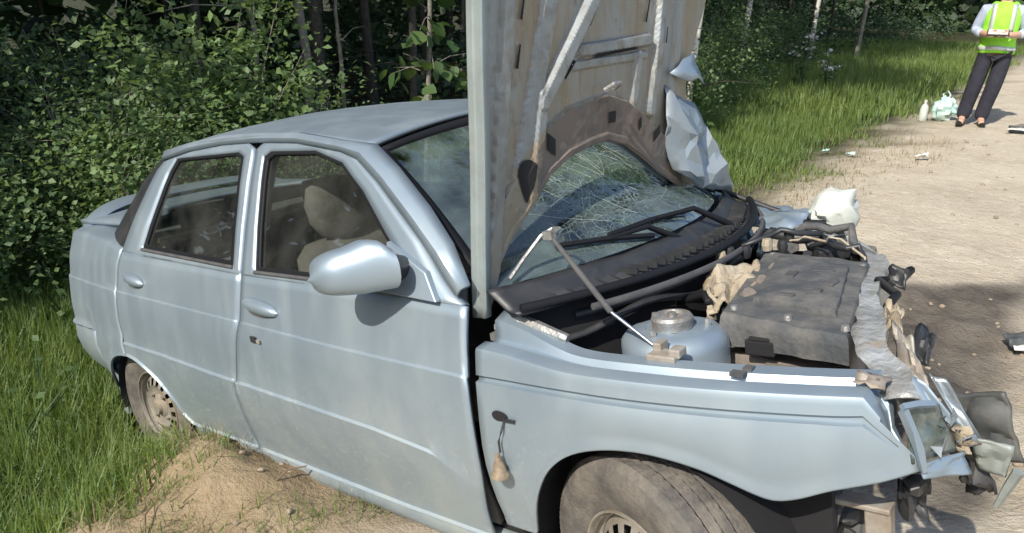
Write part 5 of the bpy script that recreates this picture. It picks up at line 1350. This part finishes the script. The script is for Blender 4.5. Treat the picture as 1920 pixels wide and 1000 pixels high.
h = (.13 + .17 * rng.random(n)) * (1 + .35 * fn(x, y, 1.1)) * (.55 + .45 * sstep(-2.0, -2.9, x)); blades('grass', x, y, h, .0022 + .0026 * rng.random(n), 'grass', np.clip(rng.random(n) * .6 + .25 * sstep(-4.4, -2.4, x) + .3 * fn(x, y, 1.3), 0, 1), 5, .45, 'green grass in the ditch round the rear wheel')
def d_right(x, y):
    e = x - road_edge(y) + .25 + .5 * fn(x, y, 1.3) + .3 * fn(x, y, .35)
    return np.clip(-e * 1.1, 0, 1) ** 1.3 * np.clip(1.1 + .6 * fn(x, y, 2.0), .25, 1)
x, y = scatter(90000, -7.0, -.9, .9, 9.5, d_right); n = len(x)
h = (.09 + .15 * rng.random(n)) * (.45 + .75 * sstep(-1.4, -3.0, x)) * (1 + .4 * fn(x, y, .9)); blades('grass', x, y, h, .0035 + .003 * rng.random(n), 'grass', np.clip(.25 + rng.random(n) * .6 + .4 * fn(x, y, 1.0), 0, 1), 6, .45, 'bright grass verge between the forest and the dirt road')
x, y = scatter(80000, -9.0, -1.0, 9.5, 30, d_right); n = len(x)
h = (.12 + .2 * rng.random(n)) * (.5 + .8 * sstep(-1.4, -3.2, x)); blades('grass', x, y, h, .008 + .006 * rng.random(n), 'grass', np.clip(.35 + rng.random(n) * .65 + .4 * fn(x, y, .8), 0, 1), 7, .4, 'far sunlit grass along the road behind the person')
# thin dry grass on the heap and at the road edge
def d_m(x, y): return np.clip(.3 + 1.3 * fn(x, y, 3.0), 0, .9) * np.exp(-((x + 1.95) / .6) ** 2 - ((y + 1.0) / .45) ** 2)
x, y = scatter(9000, -2.9, -1.0, -1.7, -.6, d_m); n = len(x)
blades('dry_grass', x, y, .04 + .10 * rng.random(n), np.full(n, .0018), 'straw', rng.random(n), 8, 1.3, 'dry straw and roots on the earth heap by the sill')
x, y = scatter(4200, -2.6, -1.0, -1.4, -.66, lambda x, y: np.clip(.1 + 1.5 * fn(x + 5, y, 4), 0, .7)); n = len(x)
blades('grass', x, y, .03 + .06 * rng.random(n), np.full(n, .002), 'grass', rng.random(n), 9, .8, 'sparse green tufts on the earth heap')
x, y = scatter(9000, -2.6, -.2, 2.6, 9, lambda x, y: np.clip(.2 + 1.4 * fn(x + 9, y, .9) - .55 * sstep(-1.6, -.2, x), 0, .6)); n = len(x)
blades('dry_grass', x, y, .03 + .06 * rng.random(n), np.full(n, .003), 'straw', rng.random(n), 10, .8, 'faded grass thinning out onto the road')
# tall verge stems
def herb(x, y, h, n, label, white=False, group=None, ls=.085):
    rng = np.random.default_rng(int(abs(x * 77 + y * 13) * 9)); root = empty('verge_herb', (x, y, gh(x, y))); tag(root, label, 'plant', group)
    V, F = [], []; c = []; wpts = []
    for k in range(n):
        a = rng.uniform(0, 6.28); r_ = rng.uniform(.05, .35); hh = h * rng.uniform(.6, 1.0); tip = Vector((r_ * math.cos(a), r_ * math.sin(a), hh))
        v, f = tube([(tip.x * .2, tip.y * .2, 0), (tip.x * .6, tip.y * .6, hh * .55), tip], [.006, .005, .002], 4, False); kk = len(V); V += v; F += [tuple(i + kk for i in q) for q in f]
        for t in np.linspace(.2, .95, 9): c.append(np.array([tip.x * t, tip.y * t, hh * t]) + rng.normal(size=3) * .05)
        wpts += [np.array(tip) + rng.normal(size=3) * np.array([.06, .06, .04]) for _ in range(9)]
    mesh('stem', V, F, M['leaf_aspen'], root, 60)
    v, f, t = leaf_cloud(np.array(c), (0, 0, 1), ls, rng.uniform(.2, .8, len(c)), rng); o = link('foliage', np_mesh('foliage', v, f, M['leaf_aspen'], {'tint': ('FLOAT', t)}, False), None, root); o['kind'] = 'stuff'
    if white:
        v, f, t = leaf_cloud(np.array(wpts), (0, 0, 2), .055, np.ones(len(wpts)), rng, 'wide', 0); o = link('flowers', np_mesh('flowers', v, f, M['white'], {'tint': ('FLOAT', t)}, False), None, root); o['kind'] = 'stuff'
herb(-4.35, 12.6, 1.15, 9, 'tall plant with white flower heads at the forest edge, the taller of the pair', True)
herb(-3.95, 12.9, .75, 7, 'shorter plant with white flower heads right of the taller one', True)
herb(-3.3, 5.9, .55, 7, 'pale leafy weed in the verge just right of the torn bonnet corner')
herb(-3.05, -1.25, .32, 7, 'small pale weed among the ditch grass left of the rear wheel', ls=.035)
herb(-3.4, -.95, .36, 6, 'leafy weed beside the rear bumper, left of the small pale one', ls=.04)
herb(-4.2, -.35, .55, 9, 'pale leafed weed against the rear corner of the car', ls=.05)
# ------------------------------------------------------------------ person in the hi-vis vest
def skin_body(name, joints, edges, m, parent, root=0, sub=2):
    me = bpy.data.meshes.new(name); me.from_pydata([j[0] for j in joints], edges, []); me.update()
    o = link(name, me, m, parent)
    o.modifiers.new('skin', 'SKIN'); 
    if not me.skin_vertices: me.skin_vertices.new()
    for k, j in enumerate(joints):
        rr = j[1]; me.skin_vertices[0].data[k].radius = rr if isinstance(rr, tuple) else (rr, rr)
    me.skin_vertices[0].data[root].use_root = True
    d = o.modifiers.new('sub', 'SUBSURF'); d.levels = sub; d.render_levels = sub
    return o
per = empty('person', (-.92, 9.62, gh(-.92, 9.62))); tag(per, 'person in yellow green hi-vis vest and dark trousers reading a folder on the road', 'person')
per.rotation_euler = (0, 0, R(8))
# person faces -y; x is to their left hand seen from the front (picture right)
J = [((0, 0, .96), (.15, .11)), ((0, .0, 1.12), (.145, .11)), ((0, .01, 1.30), (.16, .12)), ((0, .02, 1.42), (.13, .10)), ((0, .0, 1.50), .06), ((0, -.03, 1.58), .06),
     ((-.10, 0, .88), .095), ((-.17, -.02, .50), .065), ((-.215, .02, .10), .045), ((-.215, -.10, .045), .042), ((-.22, -.19, .03), .035),
     ((.10, 0, .88), .095), ((.06, -.03, .50), .065), ((-.005, .02, .10), .045), ((.01, -.10, .045), .042), ((.02, -.18, .03), .035),
     ((-.19, .02, 1.42), .065), ((-.26, .04, 1.15), .05), ((-.13, -.22, 1.14), .038), ((-.08, -.27, 1.15), .032),
     ((.19, .02, 1.42), .065), ((.27, .04, 1.15), .05), ((.14, -.22, 1.14), .038), ((.09, -.27, 1.15), .032)]
E_ = [(0, 1), (1, 2), (2, 3), (3, 4), (4, 5), (0, 6), (6, 7), (7, 8), (8, 9), (9, 10), (0, 11), (11, 12), (12, 13), (13, 14), (14, 15), (3, 16), (16, 17), (17, 18), (18, 19), (3, 20), (20, 21), (21, 22), (22, 23)]
skin_body('body', J, E_, M['skin'], per)
def clothing(name, joints, edges, m): return skin_body(name, joints, edges, m, per)
clothing('trousers', [((0, 0, 1.0), (.165, .125)), ((-.10, 0, .86), .112), ((-.15, -.02, .50), .100), ((-.20, .015, .20), .092), ((-.215, .0, .035), .094), ((.10, 0, .86), .112), ((.06, -.03, .50), .100), ((.005, .015, .20), .092), ((-.005, .0, .035), .094)], [(0, 1), (1, 2), (2, 3), (3, 4), (0, 5), (5, 6), (6, 7), (7, 8)], M['trousers'])
clothing('shirt', [((0, .0, 1.02), (.165, .12)), ((0, .01, 1.28), (.17, .125)), ((0, .02, 1.42), (.14, .105)), ((0, .01, 1.49), .075), ((-.20, .02, 1.42), .085), ((-.275, .04, 1.16), .068), ((-.20, -.12, 1.145), .055), ((.20, .02, 1.42), .085), ((.285, .04, 1.16), .068), ((.21, -.12, 1.145), .055)], [(0, 1), (1, 2), (2, 3), (2, 4), (4, 5), (5, 6), (2, 7), (7, 8), (8, 9)], M['shirt'])
def torso_band(name, z0, z1, m, ex=.0, n=36, rows=8, gap=False):
    V = []
    for j in range(rows):
        z = z0 + (z1 - z0) * j / (rows - 1)
        a = interp(z, [(.90, .205), (1.0, .198), (1.12, .192), (1.30, .208), (1.42, .215), (1.50, .15), (1.54, .10)]) + ex; b = interp(z, [(.90, .165), (1.0, .155), (1.12, .15), (1.30, .165), (1.42, .15), (1.50, .12), (1.54, .10)]) + ex
        for k in range(n):
            w = 2 * math.pi * k / n; V.append((a * math.cos(w) * (1 + .02 * math.sin(5 * w + z * 9)), b * math.sin(w) + .012, z + .008 * math.sin(3 * w)))
    F = [(j * n + k, j * n + (k + 1) % n, (j + 1) * n + (k + 1) % n, (j + 1) * n + k) for j in range(rows - 1) for k in range(n)]
    return mesh(name, V, F, m, per, 60, .008)
vest = torso_band('vest', .91, 1.52, M['vest'], 0, rows=12)
for z in (.945, 1.10): torso_band('reflective_tape', z, z + .05, M['tape'], .006, rows=3)
for s in (-1, 1):
    V = []
    for z in np.linspace(1.16, 1.50, 8):
        a = interp(z, [(1.12, .192), (1.30, .208), (1.42, .215), (1.50, .15)]); b = interp(z, [(1.12, .15), (1.30, .165), (1.42, .15), (1.50, .12)]) + .012
        for xx in (.085, .135):
            q = min(.98, xx / a); V.append((s * xx, -b * math.sqrt(1 - q * q) + .004, z))
    mesh('reflective_tape', V, [(2 * i, 2 * i + 1, 2 * i + 3, 2 * i + 2) for i in range(7)], M['tape'], per, 60, .006)
# head with face, cap of hair
def lathe_head():
    V = []; nu, nv = 18, 20
    for i in range(nu):
        ph = math.pi * i / (nu - 1); z = -math.cos(ph)
        for j in range(nv):
            a = 2 * math.pi * j / nv; r = math.sin(ph); x = .076 * r * math.cos(a); y = .095 * r * math.sin(a); zz = .118 * z
            if z < 0: x *= 1 + .22 * z; y = y * (1 + .15 * z) - .012 * -z
            if math.sin(a) < -.9 and -.35 < z < .05: y -= .022 * (1 - abs(z + .18) / .25)
            V.append((x, y - .035, zz + 1.66))
    return V, gridf(nu, nv, True) + [(i * nv + nv - 1, (i + 1) * nv + nv - 1, (i + 1) * nv, i * nv) for i in range(nu - 1)]
V, F = lathe_head(); hd = mesh('head', V, F, M['skin'], per, 70)
for s in (-1, 1):
    V, F = lathe([(0, .008), (.008, .006), (.011, 0)], 10, 'y', (0, 0, 0)); V = [(x + s * .030, -abs(y) - .118, z + 1.672) for x, y, z in V]; mesh('eye', V, F, M['dark'], hd, 60)
    V, F = lathe([(0, .008), (.02, .006), (.028, -.004)], 12, 'x', (s * .076, -.03, 1.655)); mesh('ear', V, F, M['skin'], hd, 60)
V, F = box((0, -.125, 1.605), (.045, .008, .010)); mesh('mouth', V, F, M['red'], hd, 0)
V, F = lathe([(0, .128), (.05, .120), (.088, .075), (.094, .03), (.088, .01)], 24, 'z', (0, -.028, 1.665)); mesh('hair', V, F, M['hair'], per, 60)
# hands: palm and five fingers closed on the folder
for s in (-1, 1):
    base = Vector((s * .085, -.275, 1.15)); js = [(tuple(base + Vector((s * .02, .03, 0))), .028), (tuple(base + Vector((s * -.02, -.02, .0))), (.036, .018))]; ed = [(0, 1)]
    h_ = skin_body('hand', js, ed, M['skin'], per)
    for k, L in enumerate((.055, .062, .058, .046)):
        p = base + Vector((s * (-.025 - .004 * k), -.03, .028 - .019 * k)); skin_body('finger', [(tuple(p + Vector((s * .02, .005, 0))), .010), (tuple(p + Vector((s * -L * .5, -.018, -.004))), .009), (tuple(p + Vector((s * -L, -.006, -.010))), .008)], [(0, 1), (1, 2)], M['skin'], h_, 0, 1)
    p = base + Vector((0, -.01, .03)); skin_body('thumb', [(tuple(p), .012), (tuple(p + Vector((s * -.022, .004, .02))), .010), (tuple(p + Vector((s * -.045, .004, .018))), .009)], [(0, 1), (1, 2)], M['skin'], h_, 0, 1)
for s, xx in ((-1, -.218), (1, .01)):
    V = []
    for t in lin(9):
        yy = .07 - .29 * t; w = .042 + .012 * math.sin(math.pi * t) - .012 * t * t; hh = .085 * (1 - t) ** 1.5 + .045
        for a in range(10):
            ww = math.pi * a / 9; V.append((xx + s * .02 * t + w * math.cos(ww), yy, .002 + hh * math.sin(ww) ** .8))
    mesh('shoe', V, gridf(9, 10, True) + [tuple(range(10)), tuple(range(80, 90))[::-1]], M['shoe'], per, 60)
fo = empty('folder', (0, 0, 0)); 
V, F = box((0, 0, 0), (.24, .17, .016)); 
fo.location = per.location + Vector((.02, -.30, 1.165)); fo.rotation_euler = (R(20), 0, R(8)); tag(fo, 'dark folder held in both hands of the person', 'folder')
mesh('cover', V, F, M['paper'], fo, 0, bevel=.003); V, F = box((0, 0, .0105), (.21, .145, .004)); mesh('sheet_of_paper', V, F, M['white'], fo, 0)

# ------------------------------------------------------------------ things lying about
def loose(name, label, cat, x, y, rz=0, dz=0, group=None):
    o = empty(name, (x, y, gh(x, y) + dz)); o.rotation_euler = (0, 0, rz); return tag(o, label, cat, group)
b_ = loose('plastic_bag', 'crumpled pale turquoise plastic bag in the grass beside the person\'s shoe', 'bag', -1.42, 9.95)
V = []; nu, nv = 16, 20
for i in range(nu):
    ph = math.pi * i / (nu - 1)
    for j in range(nv):
        a = 2 * math.pi * j / nv; p = Vector((math.sin(ph) * math.cos(a), math.sin(ph) * math.sin(a), -math.cos(ph)))
        r = 1 + .35 * fbm(p, 2.2) + .12 * fbm(p, 6); V.append((p.x * .15 * r, p.y * .13 * r, .15 + p.z * .16 * r))
mesh('bag_film', V, gridf(nu, nv, True) + [(i * nv + nv - 1, (i + 1) * nv + nv - 1, (i + 1) * nv, i * nv) for i in range(nu - 1)], M['bag'], b_, 30)
V, F = join(tube([(-.03, 0, .28), (-.05, .01, .36), (0, .02, .40), (.04, .01, .35), (.02, 0, .28)], .012, 6)); mesh('bag_handle', V, F, M['bag'], b_, 40)
b_ = loose('plastic_bottle', 'small white plastic bottle in the grass left of the turquoise bag', 'bottle', -1.66, 9.92)
V, F = lathe([(0, 0), (.05, 0), (.055, .02), (.055, .16), (.045, .20), (.018, .24), (.018, .27), (0, .27)], 18); mesh('bottle', V, F, M['tank'], b_, 50); V, F = lathe([(.021, .25), (.021, .285), (0, .285)], 14); mesh('cap', V, F, M['white'], b_, 50)
d_ = loose('car_debris', 'black and pale piece of broken car trim on the road right of the person', 'debris', -.42, 9.30, .4, .02)
crumple_sheet('trim_shell', (-.16, -.08, .02), (.26, -.08, .05), (.26, .12, .10), (-.10, .12, .03), 12, .03, M['bumper'], d_, 51, 4, .006); crumple_sheet('torn_edge', (-.20, -.11, .02), (.2, -.12, .03), (.2, -.07, .06), (-.18, -.07, .03), 8, .02, M['white'], d_, 52, 4, .006)
d_ = loose('car_debris', 'grey broken plastic fragment on the soil at the right edge of the picture', 'debris', .47, 2.05, .7, .01)
crumple_sheet('plastic_shell', (-.09, -.05, .01), (.09, -.05, .02), (.10, .06, .05), (-.08, .06, .03), 10, .02, M['bumper'], d_, 55, 4, .005); crumple_sheet('pale_edge', (-.10, -.07, .01), (.08, -.08, .02), (.09, -.045, .035), (-.09, -.04, .02), 8, .012, M['white'], d_, 56, 4, .004)
d_ = loose('white_scrap', 'small crumpled white scrap lying alone on the road', 'scrap', -.96, 6.55)
crumple_sheet('scrap', (-.06, -.04, .03), (.06, -.04, .05), (.05, .05, .06), (-.05, .04, .02), 9, .03, M['white'], d_, 61, 4, .004)
for k, (x, y) in enumerate(((-1.62, 6.45), (-1.95, 6.65))):
    d_ = loose('glass_scrap', ('pale turquoise shard in the grass edge, nearest to the white scrap', 'pale turquoise shard left of the nearest one at the grass edge', '')[k], 'shard', x, y, k)
    crumple_sheet('shard', (-.05, -.025, .03), (.05, -.02, .04), (.04, .025, .05), (-.04, .025, .03), 6, .02, M['bag'], d_, 70 + k, 3, .003)
# pebbles and clods
rng = np.random.default_rng(41)
def stone_mesh(seed, m):
    me = bpy.data.meshes.new('stone'); bm = bmesh.new(); bmesh.ops.create_icosphere(bm, subdivisions=2, radius=1)
    for v in bm.verts: v.co *= 1 + .3 * fbm(v.co + Vector((seed, 0, 0)), 1.1); v.co.z *= .65
    bm.to_mesh(me); bm.free(); me.shade_smooth(); me.materials.append(m); return me
SM = [stone_mesh(k, M['clod'] if k < 3 else M['stone']) for k in range(5)]
V, F, kk = [], [], 0
bm = bmesh.new()
def add_stones(xs, ys, ss):
    for x, y, s in zip(xs, ys, ss):
        me = SM[int(rng.integers(0, 5))]; z = gh(x, y)
        mtx = Matrix.Translation((x, y, z + s * .25)) @ Matrix.Rotation(rng.uniform(0, 6), 4, 'Z') @ Matrix.Diagonal((s, s * rng.uniform(.6, 1), s, 1))
        k = len(bm.verts); vs = [bm.verts.new(mtx @ v.co) for v in me.vertices]
        for p in me.polygons: bm.faces.new([vs[i] for i in p.vertices])
n = 130; xs = rng.uniform(-1.2, 1.4, n); ys = rng.uniform(1.0, 9, n) ; add_stones(xs, ys, rng.uniform(.3, 1, n) ** 2.5 * .014 * (1 + ys * .12))
n = 60; add_stones(rng.uniform(-2.3, -1.0, n), rng.uniform(-1.45, -.68, n), rng.uniform(.3, 1, n) ** 3 * .016)
n = 70; add_stones(rng.uniform(-.4, .7, n), rng.uniform(.7, 2.4, n), rng.uniform(.3, 1, n) ** 2 * .022)
me = bpy.data.meshes.new('gravel'); bm.to_mesh(me); bm.free(); me.shade_smooth(); o = link('gravel', me, M['clod']); tag(o, 'small stones and clods scattered over the dirt', 'gravel', kind='stuff')
for k, (x, y, z, L, a) in enumerate(((-1.42, -.84, .03, .16, 1.2), (-1.95, -1.15, .03, .2, .3), (-1.62, -1.25, .02, .15, 2.4))):
    s_ = loose('stick', ('dark root poking out of the earth heap under the sill', 'thin pale root lying on top of the earth heap', 'short twig at the foot of the earth heap by the bottom edge')[k], 'stick', x, y, a, z)
    V, F = tube([(-L / 2, 0, -.03), (0, .015, .012), (L / 2, -.01, .02)], [.005, .004, .002], 5); mesh('twig', V, F, M['stick'], s_, 60)
